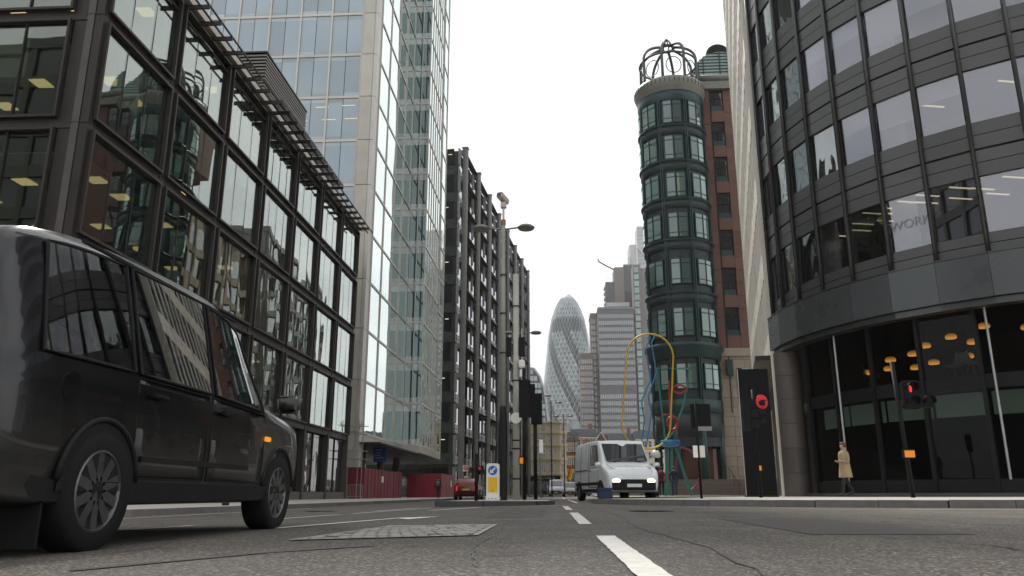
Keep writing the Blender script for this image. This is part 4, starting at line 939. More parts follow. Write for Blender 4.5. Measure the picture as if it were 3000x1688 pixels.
# signal with red round sign
t = T('traffic_signal', 'traffic signal seen side-on with a red round sign beside the black pylon', 'traffic light', (6.32, 26, gz(6.3) + .12), 0, 'traffic signals')
MB().cyl((0, 0, 0), (0, 0, 3.4), .055, n=12).build('pole', signal_black, t, True)
for q in range(3):
    z = 2.15 + q * .32; MB().box((-.12, -.1, z), (.12, .1, z + .3)).build('housing', signal_black, t, False, .02)
    MB().lathe([(.11, 0), (.12, .22)], 14, -.6, math.pi + .6, (0, 0, 0), 'X').build('visor', signal_black, t).location = (.12, 0, z + .15)
    MB().lathe([(.0, .02), (.05, 0)], 12, c=(-.24, -.08, z + .14), axis='Y').build('side_lens', emis('signal_glint', (.9, .95, 1), .8) if 'signal_glint' not in bpy.data.materials else bpy.data.materials['signal_glint'], t)
box2('second_head', t, (-.38, -.08, 2.1), (-.16, .1, 3.05), signal_black)
o = MB().lathe([(0, 0), (.23, 0), (.23, .02), (0, .02)], 30, c=(0, 0, 0), axis='Y').build('round_sign', M('red_round_sign', (.6, .012, .016), .5, 0, .1, 3, emit=(1, .01, .01), es=.06), t); o.location = (.26, -.05, 3.0); o.rotation_euler = (0, R(20), R(25))  # faint glow in the sign's material stands in for backlight
box2('sign_bracket', t, (.0, -.08, 3.03), (.42, -.06, 3.06), signal_black)
MB().tube([(.02, -.1, 3.06), (.2, -.12, 2.98), (.3, -.12, 2.85), (.1, -.1, 2.7)], .012, 5).build('cable', signal_black, t)
o = MB().box((.03, -.08, .82), (.17, .06, 1.0)).build('button_box', signal_black, t, False, .01); box2('button_face', o, (.0, -.085, .83), (.07, -.081, .98), orange_box)
# pedestrian signal
t = T('pedestrian_signal', 'pedestrian signal showing a red man before the lobby glass', 'traffic light', (8.88, 21, gz(8.9) + .12), 0, 'traffic signals')
MB().cyl((0, 0, 0), (-.12, 0, 3.45), .055, n=12).build('pole', signal_black, t, True)
MB().box((.05, -.1, 2.2), (.42, .12, 2.95)).build('housing', signal_black, t, False, .03); MB().box((.42, -.06, 2.25), (.82, .1, 2.58)).build('side_housing', signal_black, t, False, .02)
for x, z in ((.235, 2.75), (.235, 2.4), (.62, 2.41)): MB().lathe([(.13, 0), (.14, -.2)], 16, -.5, math.pi + .5, (x, -.1, z), 'Y').build('visor', signal_black, t)
MB().box((.0, -.02, 2.25), (.06, .02, 2.3)).build('bracket', signal_black, t)
man = MB(); flat(man, [(-.016, .062), (.016, .062), (.024, .045), (.016, .03), (-.016, .03), (-.024, .045)], Matrix.Translation((.22, -.112, 2.74)))
flat(man, [(-.03, .026), (.03, .026), (.036, -.03), (.018, -.1), (-.018, -.1), (-.036, -.03)], Matrix.Translation((.22, -.112, 2.74))); o = man.build('red_man', emis('red_man_light', (1, .02, .02), 3.), t)
o = MB().box((-.13, -.09, .98), (.14, .06, 1.2)).build('button_box', signal_black, t, False, .01); box2('button_face', o, (-.12, -.1, .99), (.13, -.092, 1.16), orange_box)
t = T('globe_post', 'black post with a white round head behind the white van', 'post', (5.05, 42.4, gz(5) + .12)); MB().cyl((0, 0, 0), (0, 0, 1.95), .07, n=10).build('post', signal_black, t, True); MB().lathe([(0, .3), (.14, .28), (.24, .16), (.26, .0), (.2, -.08), (0, -.1)], 18, c=(0, 0, 2.05)).build('globe', white_plastic, t, True)
t = T('grit_bin', 'low dark blue grit bin at the kerb corner beside the white van', 'bin', (1.3, 23.6, gz(1.3) + .12)); MB().box((-.22, -.16, 0), (.22, .16, .24)).build('tub', M('dark_blue_plastic', (.006, .016, .05), .6), t, False, .03); MB().box((-.24, -.18, .24), (.24, .18, .31)).build('lid', M('dark_blue_lid', (.008, .02, .06), .6), t, False, .025)
# bus stop
t = T('bus_stop', 'bus stop post with a red ringed roundel flag', 'bus stop', (-8.35, 73, gz(-8) + .12)); MB().cyl((0, 0, 0), (0, 0, 3.1), .05, n=8).build('post', galv, t); box2('flag', t, (-.45, -.03, 2.3), (.08, .0, 2.85), white_plastic); box2('timetable', t, (-.3, -.03, 1.1), (.1, .0, 1.9), white_plastic)
MB().tube([(-.18 + .15 * math.cos(q), -.05, 2.6 + .15 * math.sin(q)) for q in [2 * math.pi * j / 18 for j in range(18)]], .03, 6, True).build('roundel', red_sign, t); box2('roundel_bar', t, (-.4, -.075, 2.57), (.04, -.05, 2.63), red_sign); 
# hoardings, scaffold, barrier, blue notice
for nm, (x0, y0), (x1, y1), lab in (('h1', (-16.6, 61), (-14.95, 61), 'end'), ):
    t = T('site_hoarding', 'dark red site hoarding with door and notice below the glass tower', 'hoarding', (-15, 61, gz(-15) + .1))
    for k in range(2): box2('panel', t, (-1.62 + k * .82, 0, 0), (-.82 + k * .82, .06, 2.45), hoard_red)
    for k in range(12): box2('panel', t, (-.02, .08 + k * 1.22, 0), (.05 + .015 * (k % 2), 1.28 + k * 1.22, 2.42), hoard_red)
    for k in range(13): box2('batten', t, (.05, .04 + k * 1.22, 0), (.09, .1 + k * 1.22, 2.42), M('hoarding_batten', (.16, .01, .02), .6) if 'hoarding_batten' not in bpy.data.materials else bpy.data.materials['hoarding_batten'])
    box2('notice', t, (.08, 6, 1.4), (.1, 6.8, 1.9), white_plastic)
t = T('site_hoarding', 'second brighter red hoarding farther along the pavement', 'hoarding', (-12.4, 84, gz(-12) + .1))
hoard2 = M('bright_red_hoarding', (.24, .01, .03), .5, 0, .15, 1)
for k in range(8): box2('panel', t, (0, k * 1.25, 0), (.06 + .015 * (k % 2), 1.22 + k * 1.25, 2.5), hoard2)
for k in range(3): box2('panel', t, (-3.6 + k * 1.2, 0, 0), (-2.42 + k * 1.2, .06, 2.5), hoard2)
box2('notice', t, (.08, 7, 1.2), (.1, 7.9, 1.9), white_plastic)
t = T('crowd_barrier', 'grey metal crowd barrier standing against the red hoarding', 'barrier', (-14.8, 58, gz(-14.8) + .12))
MB().tube([(-.55, 0, .25), (-.55, 0, 1.02), (-.5, 0, 1.08), (.5, 0, 1.08), (.55, 0, 1.02), (.55, 0, .25)], .02, 6, True).build('frame', galv, t)
for k in range(9): MB().cyl((-.44 + k * .11, 0, .25), (-.44 + k * .11, 0, 1.08), .008, n=5).build('bar', galv, t)
for x in (-.5, .5): MB().tube([(x, -.3, 0), (x, 0, .25), (x, .3, 0)], .018, 6).build('foot', galv, t)
t = T('scaffold', 'steel scaffold tubes in the gap between the two left buildings', 'scaffold', (-16, 60.2, gz(-16) + .1))
for x in (-1.4, -.2, .9):
    for y in (-.7, 0.6): MB().cyl((x, y, 0), (x, y, 5.9), .03, n=6).build('standard', galv, t)
for z in (3.0, 3.6, 4.9, 5.5):
    for y in (-.7, .6): MB().cyl((-1.9, y, z), (1.3, y, z + .05), .03, n=6).build('ledger', galv, t)
MB().cyl((.3, -.75, 3.2), (1.1, -.75, 5.8), .035, n=6).build('brace', galv, t)
t = T('blue_notice', 'blue site notice board hanging under the glass tower', 'sign', (-15.2, 69.7, 3.0)); box2('board', t, (-1.1, 0, 0), (.05, .05, 1.2), M('blue_notice_face', (.015, .05, .2), .5)); 
for k, (a, b) in enumerate(((-1.0, -.3), (-1.0, -.45), (-1.0, -.5), (-.95, -.2))): box2('printed_line', t, (a, -.006, 1.0 - k * .22), (b, -.001, 1.06 - k * .22), M('pale_print', (.3, .4, .55), .6) if 'pale_print' not in bpy.data.materials else bpy.data.materials['pale_print'])
for x in (-1, -.05): MB().cyl((x, .02, 1.2), (x, .02, 1.35), .015, n=5).build('hanger', galv, t)
for x, y, z in ((-8.9, 10.6, .75), (-8.6, 20.5, 1.0)):
    t = T('pavement_bollard', 'black cast bollard on the left pavement' + (' nearest the camera' if y < 15 else ' by the dropped kerb'), 'bollard', (x, y, gz(x) + .1)); MB().lathe([(.09, 0), (.09, .12), (.065, .15), (.06, z * .8), (.08, z * .85), (.05, z), (0, z + .02)], 14).build('post', black_m, t, True)
# rainbow flag on the brick house
t = T('rainbow_flag', 'rainbow flag hanging from the red brick house', 'flag', (2.9, 205, 6.2)); MB().cyl((0, 0, 0), (.3, -1, 1.4), .04, n=5).build('pole', white_far, t)
for k, c_ in enumerate(((.5, .02, .02), (.7, .25, .02), (.7, .6, .02), (.03, .3, .08), (.03, .08, .4))): 
    o = box('stripe', t, (-.6 + k * .36, -.5, -.8 - k * .25), (.36, .04, 2.6), M('flag_%d' % k, c_, .8), (0, .3, 0))
# abstract tubular sculpture
t = T('tube_sculpture', 'tall abstract sculpture of bright coloured steel tubes on the right pavement', 'sculpture', (5.7, 50.5, gz(6) + .12))
def off(p): return (p[0] - 5.7, p[2] if len(p) > 2 else 0., p[1] - .16)
loop = []
for q in range(13): a = R(180 * q / 12); loop.append(off((5.93 + 1.5 * math.cos(a), 8.85 + 1.5 * math.sin(a))))
for q in range(13): a = R(180 + 180 * q / 12); loop.append(off((5.5 + 1.52 * math.cos(a), 4.5 + 1.5 * math.sin(a))))
MB().tube(loop, .06, 10, True).build('yellow_loop', tube_yellow, t, True)
for pts in ([(6.02, 10.16), (5.68, 9.36), (5.92, 7.39), (5.28, 6.01), (5.42, 4.73), (5.15, 3.31)], [(6.38, 10.36), (6.07, 9.76), (6.3, 7.77), (5.72, 6.37), (5.88, 5.2), (5.45, 3.1)]):
    MB().tube([off((x, z, .05)) for x, z in pts], .048, 8).build('blue_zigzag', tube_blue, t)
MB().tube([off((x, z, .3)) for x, z in ((6.66, .2), (6.68, 3.6), (6.38, 8.14), (8.4, 8.08), (8.25, 6.9), (7.9, 5.6), (7.3, 4.2), (6.95, 3.7))], .06, 8).build('teal_frame', tube_green, t)
for x, x2 in ((6.8, 6.55), (7.3, 8.15), (7.05, 6.9)): MB().cyl(off((x, 3.1, .3)), off((x2, .16, .3)), .09, n=8).build('teal_leg', tube_green, t)
for sgn in (1, -1): MB().tube([off((7.21 + 1.05 * q / 10, 6.77 + sgn * .26 * math.sin(math.pi * q / 10), .2)) for q in range(11)], .06, 6).build('red_lens', tube_red, t)
MB().tube([off((7.18 + .33 * math.cos(q), 4.62 + .4 * math.sin(q), .2)) for q in [2 * math.pi * j / 18 for j in range(18)]], .08, 6, True).build('red_ring', tube_red, t, True)
MB().tube([off((x, z, .25)) for x, z in ((7.1, 7.3), (7.05, 5.2), (6.6, 5.15))], .05, 6).build('red_bar', tube_red, t)
MB().lathe([(0, 3.1), (.45, 3.1), (.62, 3.3), (.6, 3.5), (0, 3.55)], 20, c=(1.3, .3, -.1)).build('blue_drum', tube_blue, t, True)
MB().tube([off((7.55 + 1.25 * math.cos(q), 1.75 + 1.4 * math.sin(q), .35)) for q in [R(100 - 20 * j) for j in range(10)]], .06, 6).build('purple_hoop', tube_purple, t, True)
MB().cyl(off((7.4, 3.1, .35)), off((7.15, .2, .35)), .05, n=6).build('purple_leg', tube_purple, t)

# ================================================================= vehicles (forward is +Y)
def dusty_paint():
    m = M('black_car_paint', (.008, .008, .009), .2, 0, .1, .5, coat=.45, spec=.4); t = m.node_tree; L = t.links.new
    p = [n for n in t.nodes if n.type == 'BSDF_PRINCIPLED'][0]; tc_ = N(t, 'ShaderNodeTexCoord'); sx = N(t, 'ShaderNodeSeparateXYZ'); L(tc_.outputs['Object'], sx.inputs[0])
    n = N(t, 'ShaderNodeTexNoise'); n.inputs['Scale'].default_value = 7; n.inputs['Detail'].default_value = 8; L(tc_.outputs['Object'], n.inputs[0])
    h = N(t, 'ShaderNodeMapRange'); h.inputs[1].default_value = .95; h.inputs[2].default_value = .22; L(sx.outputs[2], h.inputs[0])
    mm = N(t, 'ShaderNodeMath', operation='MULTIPLY'); L(h.outputs[0], mm.inputs[0]); L(n.outputs[0], mm.inputs[1])
    mx = N(t, 'ShaderNodeMix', data_type='RGBA'); mx.inputs[6].default_value = (.007, .007, .008, 1); mx.inputs[7].default_value = (.04, .036, .031, 1); L(mm.outputs[0], mx.inputs[0]); L(mx.outputs[2], p.inputs['Base Color'])
    r = N(t, 'ShaderNodeMapRange'); r.inputs[3].default_value = .16; r.inputs[4].default_value = .75; L(mm.outputs[0], r.inputs[0]); L(r.outputs[0], p.inputs['Roughness']); return m
paint_black = dusty_paint()
paint_whitev = M('white_van_paint', (.72, .74, .75), .3, 0, .06, .5, coat=.4)
paint_red = M('red_car_paint', (.16, .006, .01), .3, .1, .08, .5, coat=.4)
tyre_m = M('tyre_rubber', (.015, .015, .015), .85, 0, .2, 8, spec=.15)
rim_m = M('wheel_alloy', (.14, .14, .14), .35, .8, .1, 4)
trim_m = M('black_plastic_trim', (.014, .014, .014), .6, 0, .15, 4, spec=.2)
car_glass = glass('car_window_glass', None, (.016, .018, .019), .1, 3.2, .004, .5)
cab_glass = glass('cab_window_glass', (.5, .53, .52), None, .1, 3., .006, .5)
head_m = emis('headlamp_lit', (1, .86, .62), 6.); head_off = M('headlamp_lens', (.5, .5, .5), .1, 0, .05, 4)
tail_m = M('tail_lamp', (.4, .01, .01), .3, 0, .05, 4, emit=(1, .05, .02), es=.6)
amber_m = M('amber_repeater', (.7, .25, .02), .3, 0, .05, 4, emit=(1, .35, .03), es=.8)
plate_w = M('number_plate', (.65, .65, .62), .5); plate_y = M('rear_number_plate', (.6, .48, .05), .5)
def vehicle(name, label, cat, loc, rz, st, paint, wheels, wins, ws, rw, doors=(), lit=False, group=None, wr=.33, details=True, cut=False):
    """st: stations (y, bottom, belt, roof, half width at belt, half width at roof) from rear to front"""
    t = T(name, label, cat, loc, rz, group)
    def at(y):
        for a, b in zip(st, st[1:]):
            if a[0] <= y <= b[0]:
                k = (y - a[0]) / (b[0] - a[0]); return [p + (q - p) * k for p, q in zip(a, b)]
        return list(st[0] if y < st[0][0] else st[-1])
    def cat(P, m):
        out = []
        for i in range(len(P) - 1):
            p0, p1, p2, p3 = P[max(i - 1, 0)], P[i], P[i + 1], P[min(i + 2, len(P) - 1)]
            for q in range(m):
                u = q / m; out.append([.5 * (2 * b_ + (c_ - a_) * u + (2 * a_ - 5 * b_ + 4 * c_ - d_) * u * u + (3 * b_ - a_ - 3 * c_ + d_) * u ** 3) for a_, b_, c_, d_ in zip(p0, p1, p2, p3)])
        return out + [list(P[-1])]
    fine = cat(st, 8 if cut else 5); fine.sort(key=lambda r_: r_[0]); st = fine
    def ring(s):
        y, zb, ze, zr, wb, wr_ = s; zm = zb + (ze - zb) * .5
        half = cat([(0, zb), (wb * .88, zb), (wb * .97, zb + .09), (wb, zm), (wb * .985, ze), (wr_, zr - .07), (wr_ * .84, zr), (wr_ * .4, zr + .025), (0, zr + .03)], 3)
        return [(x, y, z) for x, z in half] + [(-x, y, z) for x, z in half[-2:0:-1]]
    mb = MB(); rings = [[mb.bm.verts.new(p) for p in ring(s)] for s in st]; n = len(rings[0])
    for A_, B_ in zip(rings, rings[1:]):
        for i in range(n): mb.bm.faces.new((A_[i], A_[(i + 1) % n], B_[(i + 1) % n], B_[i]))
    mb.bm.faces.new(rings[0][::-1]); mb.bm.faces.new(rings[-1])
    if cut:
        dead = []
        for f_ in mb.bm.faces:
            ok = False
            for (y0, y1, k0, k1, sk) in wins:
                good = True
                for v in f_.verts:
                    s_ = at(v.co.y); k_ = (v.co.z - s_[2]) / max(.05, s_[3] - .07 - s_[2]); yl = y0 + sk[0] * k_; yh = y1 + sk[1] * k_
                    if not (-.02 <= k_ <= 1.02 and abs(v.co.x) > s_[5] * .9 and yl <= v.co.y <= yh): good = False
                ok = ok or good
            if ok: dead.append(f_)
        bmesh.ops.delete(mb.bm, geom=dead, context='FACES')
    body = mb.build('body', paint, t, True)
    def side(y, k, sgn, o=.014):
        s = at(y); x = s[4] * .985 + (s[5] - s[4] * .985) * k; z = s[2] + (s[3] - .07 - s[2]) * k; return (sgn * (x + o), y, z)
    for sgn in (-1, 1):
        for (y0, y1, k0, k1, sk) in wins:
            mb = MB(); seg = 6; lo = [mb.bm.verts.new(side(y0 + (y1 - y0) * q / seg, k0, sgn)) for q in range(seg + 1)]
            hi = [mb.bm.verts.new(side((y0 + sk[0]) + (y1 + sk[1] - y0 - sk[0]) * q / seg, k1, sgn)) for q in range(seg + 1)]
            for q in range(seg): mb.bm.faces.new((lo[q], lo[q + 1], hi[q + 1], hi[q]))
            lp_ = [v.co.copy() for v in lo] + [v.co.copy() for v in hi[::-1]]; sw = mb.build('side_window', cab_glass if cut else car_glass, t, True); MB().tube(lp_, .011, 5, True).build('window_seal', trim_m, sw)
        for (y0, y1) in doors:
            mb = MB(); seg = 8; rows_ = []
            for k in (.2, .3, .4, .5, .62, .75, .88, .97):
                row = []
                for q in range(seg + 1):
                    s = at(y0 + (y1 - y0) * q / seg); zb, ze, wb = s[1], s[2], s[4]; z = zb + (ze - zb) * k
                    x = wb * (.975 + (.025 * min(1, k / .5) if k < .5 else .025 - .015 * (k - .5) / .5)); row.append(mb.bm.verts.new((sgn * (x + .004), y0 + (y1 - y0) * q / seg, z)))
                rows_.append(row)
            edge = [v.co.copy() for v in rows_[0]] + [r_[-1].co.copy() for r_ in rows_[1:-1]] + [v.co.copy() for v in rows_[-1][::-1]] + [r_[0].co.copy() for r_ in rows_[-2:0:-1]]
            for A_, B_ in zip(rows_, rows_[1:]):
                for q in range(seg): mb.bm.faces.new((A_[q], A_[q + 1], B_[q + 1], B_[q]))
            d_ = mb.build('door', paint, t, True); so_ = d_.modifiers.new('thick', 'SOLIDIFY'); so_.thickness = .003; so_.offset = -1
            lp_ = [rows_p for rows_p in edge]; MB().tube(lp_, .006, 5, True).build('door_seam', trim_m, d_)
            s = at(y0 + .18); MB().box((-.015, -.1, -.015), (.02, .1, .015)).build('door_handle', trim_m, d_, False, .008).location = (sgn * (s[4] + .03), y0 + .2, s[2] - .12)
        for wy in wheels:
            s = at(wy); w_ = bpy.data.objects.new('wheel', None); link(w_, t); w_.location = (sgn * (s[4] - .09), wy, wr)
            MB().lathe([(wr * .66, -.1), (wr * .95, -.11), (wr, -.07), (wr, .07), (wr * .95, .11), (wr * .66, .1)], 28, axis='X').build('tyre', tyre_m, w_, True)
            mb = MB(); mb.lathe([(wr * .68, sgn * .1), (wr * .64, sgn * .105), (wr * .6, sgn * .07), (wr * .22, sgn * .06), (wr * .18, sgn * .085), (0, sgn * .09)], 28, axis='X')
            for q in range(10):
                a = q * 2 * math.pi / 10; m_ = Matrix.Rotation(a, 4, 'X'); mb.box((min(sgn * .06, sgn * .095), -.028, wr * .16), (max(sgn * .06, sgn * .095), .028, wr * .63), m_)
            mb.build('rim', rim_m, w_)
            MB().tube([(sgn * (s[4] + .005), wy + (wr + .06) * math.cos(a), wr + (wr + .06) * math.sin(a)) for a in [R(8 + 164 * q / 14) for q in range(15)]], .018, 6).build('wheel_arch', trim_m, t, True)
            MB().lathe([(wr + .05, 0), (0, 0)], 24, 0, math.pi, c=(sgn * (s[4] + .004), wy, wr), axis='X').build('arch_shade', trim_m, t)  # dark half disc on the body side stands in for the arch gap's shade
        f, b = st[-1], st[0]
        o = MB().lathe([(0, .05), (.09, .035), (.115, 0)], 16, axis='Y').build('headlamp', head_m if lit else head_off, t, True); o.location = (sgn * f[4] * .74, f[0] - .005, f[1] + (f[2] - f[1]) * .62); o.scale = (1.3, 1, .8)
        MB().box((-.05, -.03, -.16), (.05, .03, .16)).build('tail_lamp', tail_m, t, False, .015).location = (sgn * b[4] * .86, b[0] - .01, b[1] + (b[2] - b[1]) * .75)
        if details:
            ym = ws[0] + .05; s = at(ym); MB().box((-.1, -.06, -.08), (.1, .06, .08)).build('mirror', paint if cat != 'van' else trim_m, t, True, .03).location = (sgn * (s[4] + .13), ym, s[2] + .1)
        yy = sorted([st[1][0], st[-2][0]]); mb = MB(); pr = [at(yy[0] + (yy[1] - yy[0]) * q / 10) for q in range(11)]
        for p, q in zip(pr, pr[1:]): mb.quad((sgn * (p[4] * .98 + .012), p[0], p[1] + .02), (sgn * (q[4] * .98 + .012), q[0], q[1] + .02), (sgn * (q[4] * .99 + .014), q[0], q[1] + .13), (sgn * (p[4] * .99 + .014), p[0], p[1] + .13))
        mb.build('sill', trim_m, t)
    for nm, (ya, yb), ka in (('windscreen', ws, 1), ('rear_window', rw, -1)):
        a, b = at(ya), at(yb); mb = MB(); seg = 6
        lo = [mb.bm.verts.new((a[5 if a[3] - a[2] < .2 else 4] * .9 * (2 * q / seg - 1), ya + ka * .015, a[3] + .035 if a[3] - a[2] < .2 else a[2] + .05)) for q in range(seg + 1)]
        hi = [mb.bm.verts.new((b[5] * .9 * (2 * q / seg - 1), yb + ka * .03, b[3] - .05)) for q in range(seg + 1)]
        for q in range(seg): mb.bm.faces.new((lo[q], lo[q + 1], hi[q + 1], hi[q]))
        o = mb.build(nm, car_glass, t, True); o.location = (0, ka * .02, .03)
    f, b = st[-1], st[0]
    MB().box((-f[4] * .55, -.02, -.07), (f[4] * .55, .03, .07)).build('grille', trim_m, t, False, .01).location = (0, f[0], f[1] + (f[2] - f[1]) * .6)
    MB().box((-f[4] * .9, -.1, -.1), (f[4] * .9, .06, .12)).build('bumper', trim_m, t, False, .03).location = (0, f[0], f[1] + .12)
    box('number_plate', t, (0, f[0] + .065, f[1] + .14), (.52, .01, .11), plate_w); MB().box((-b[4] * .9, -.06, -.1), (b[4] * .9, .1, .1)).build('bumper', trim_m, t, False, .03).location = (0, b[0], b[1] + .12); box('number_plate', t, (0, b[0] - .065, b[1] + .3), (.52, .01, .11), plate_y)
    return t
# black cab passing close on the left: rear is outside the frame, front points down the street
cab_st = [(-2.3, .36, .98, 1.35, .76, .6), (-2.22, .3, 1.0, 1.58, .84, .68), (-1.9, .26, 1.02, 1.7, .88, .72), (-1.2, .25, 1.03, 1.77, .89, .73), (0, .25, 1.03, 1.79, .89, .73), (.55, .25, 1.02, 1.74, .89, .71), (.8, .25, 1.01, 1.62, .89, .7), (1.25, .25, 1.0, 1.1, .88, .78), (1.9, .27, .95, 1.02, .85, .72), (2.2, .32, .84, .9, .8, .66), (2.3, .4, .74, .78, .72, .56)]
cab = vehicle('black_cab', 'black taxi cab passing close to the camera on the left', 'taxi', (-3.45, 5.75, gz(-3.4)), 0, cab_st, paint_black, (-1.4, 1.5), ((-2.0, -1.15, .0, 1., (.1, 0)), (-1.08, -.05, .0, 1., (0, 0)), (.02, 1.0, .0, 1., (0, -.3))), (1.22, .78), (-2.26, -1.95), ((-1.08, -.08), (-.02, 1.05)), cut=True)
seat_m = M('seat_vinyl', (.03, .03, .034), .6, 0, .2, 3)
MB().box((-.8, -1.95, .3), (.8, 1.2, .34)).build('floor', trim_m, cab)
MB().box((-.7, -1.9, .34), (.7, -1.35, .72)).build('rear_seat', seat_m, cab, False, .05); MB().box((-.7, -2.0, .7), (.7, -1.8, 1.32)).build('rear_seat_back', seat_m, cab, False, .06)
MB().box((.12, .0, .34), (.68, .5, .7)).build('front_seat', seat_m, cab, False, .05); MB().box((.14, -.14, .7), (.66, .02, 1.3)).build('front_seat_back', seat_m, cab, False, .05); MB().box((.28, -.12, 1.32), (.52, -.02, 1.52)).build('headrest', seat_m, cab, False, .03)
MB().box((-.78, -.24, .7), (.78, -.2, 1.0)).build('partition', trim_m, cab); MB().box((-.78, .98, .8), (.78, 1.2, 1.0)).build('dashboard', trim_m, cab, False, .04)
MB().tube([(.4 + .18 * math.cos(q), .9 - .06 * math.sin(q), 1.0 + .17 * math.sin(q)) for q in [2 * math.pi * j / 18 for j in range(18)]], .014, 6, True).build('steering_wheel', trim_m, cab)
MB().box((-.28, -.1, 0), (.28, .1, .14)).build('roof_sign', amber_m, cab, False, .03).location = (0, .25, 1.835)
for s in (-1, 1): MB().box((-.01, -.06, -.02), (.012, .06, .02)).build('side_repeater', amber_m, cab, False, .006).location = (s * .895, 1.12, .78); 
for k_, (yy, zz) in enumerate(((-1.75, .86),)):
    MB().lathe([(0, 0), (.085, 0), (.085, .006), (0, .006)], 18, c=(.884, yy, zz), axis='X').build('fuel_flap', paint_black, cab)
for s in (-1, 1):
    box('rub_strip', cab, (s * .9, -.15, .52), (.02, 1.7, .035), trim_m); box('mudflap', cab, (s * .74, -1.82, .2), (.24, .02, .3), tyre_m); box('roof_gutter', cab, (s * .735, -.5, 1.725), (.02, 2.2, .02), trim_m)
van_st = [(-2.6, .4, 1.15, 1.98, .86, .78), (-2.5, .32, 1.18, 2.1, .93, .85), (-1, .3, 1.2, 2.16, .96, .87), (.7, .3, 1.2, 2.14, .96, .86), (1.05, .3, 1.19, 2.02, .96, .84), (1.7, .3, 1.17, 1.3, .95, .84), (2.25, .32, 1.02, 1.1, .92, .76), (2.42, .4, .86, .9, .84, .66)]
wv = vehicle('white_van', 'white van with lit headlamps and black bumper turning towards the camera', 'van', (2.05, 30.4, gz(2)), R(180 + 12), van_st, paint_whitev, (-1.7, 1.55), ((.1, 1.25, .1, .9, (0, -.35)),), (1.68, 1.02), (-2.56, -2.5), ((-.05, 1.2),), True, 'vans')
for s in (-1, 1):
    box('rub_strip', wv, (s * .968, -.5, .62), (.02, 3.4, .1), trim_m); box('sliding_rail', wv, (s * .962, -1.3, 1.12), (.02, 1.9, .035), trim_m); MB().tube([(s * .967, -.15, .5), (s * .97, -.15, 1.2), (s * .9, -.15, 2.02)], .006, 5).build('door_seam', trim_m, wv); MB().tube([(s * .967, -1.35, .5), (s * .97, -1.35, 1.2), (s * .9, -1.35, 2.02)], .006, 5).build('door_seam', trim_m, wv)
    MB().cyl((s * .5, 1.72, 1.36), (s * .02, 1.6, 1.46), .012, n=5).build('wiper', trim_m, wv)
MB().tube([(-.8, 1.8, 1.29), (-.72, 2.2, 1.13), (0, 2.32, 1.05), (.72, 2.2, 1.13), (.8, 1.8, 1.29)], .007, 5).build('bonnet_seam', trim_m, wv)
MB().box((-.78, -.06, -.14), (.78, .08, .16)).build('lower_grille', trim_m, wv, False, .03).location = (0, 2.38, .52)
vehicle('delivery_van', 'small white van parked before the cream corner building', 'van', (-.45, 108, 0), R(180), van_st, paint_whitev, (-1.7, 1.55), ((.1, 1.25, .1, .9, (0, -.35)),), (1.68, 1.02), (-2.56, -2.5), (), False, 'vans')
vehicle('delivery_van', 'second white van half hidden behind the first in the distance', 'van', (1.6, 128, 0), R(180), van_st, paint_whitev, (-1.7, 1.55), ((.1, 1.25, .1, .9, (0, -.35)),), (1.68, 1.02), (-2.56, -2.5), (), False, 'vans')
car_st = [(-2.1, .4, .9, 1.0, .74, .58), (-2.0, .28, .94, 1.2, .84, .64), (-1.5, .24, .96, 1.42, .88, .64), (-.4, .22, .95, 1.5, .89, .64), (.3, .22, .94, 1.46, .89, .64), (1.0, .22, .93, 1.0, .88, .74), (1.8, .25, .82, .86, .83, .66), (2.1, .36, .66, .7, .72, .55)]
cw = ((-1.5, -.5, .1, .86, (.25, 0)), (-.45, .6, .1, .88, (0, -.4)))
vehicle('red_car', 'dark red car driving away beside the red hoarding', 'car', (-6.5, 58, gz(-6.5)), 0, car_st, paint_red, (-1.25, 1.3), cw, (.98, .32), (-2.02, -1.5), (), False, 'cars in the street')
vehicle('silver_car', 'pale silver car at the far end of the street', 'car', (3.4, 118, 0), R(180), car_st, M('silver_paint', (.5, .52, .54), .3, .4, .05, 1, coat=.3), (-1.25, 1.3), cw, (.98, .32), (-2.02, -1.5), (), False, 'cars in the street')
# parked bicycles before the cream building
def bicycle(x, y, rz, lab):
    t = T('bicycle', lab, 'bicycle', (x, y, 0), rz, 'parked bicycles')
    for yy in (-.52, .52): MB().tube([(0, yy + .33 * math.cos(q), .34 + .33 * math.sin(q)) for q in [2 * math.pi * j / 18 for j in range(18)]], .022, 5, True).build('wheel', tyre_m, t)
    mb = MB()
    for a, b in (((0, -.52, .34), (0, -.1, .34)), ((0, -.1, .34), (0, -.25, .85)), ((0, -.52, .34), (0, -.22, .75)), ((0, -.22, .78), (0, .36, .84)), ((0, -.1, .34), (0, .38, .74)), ((0, .36, .9), (0, .52, .34))): mb.cyl(a, b, .018, n=5)
    mb.build('frame', trim_m, t); MB().box((-.06, -.38, .86), (.06, -.14, .92)).build('saddle', trim_m, t, False, .02); MB().tube([(-.24, .3, 1.0), (0, .36, .98), (.24, .3, 1.0)], .016, 5).build('handlebar', trim_m, t)
bicycle(-3.4, 107, R(60), 'parked bicycle left of the row before the cream building'); bicycle(-2.7, 108, R(75), 'parked bicycle in the middle of the row'); bicycle(-2.0, 107.4, R(50), 'parked bicycle nearest the white van')

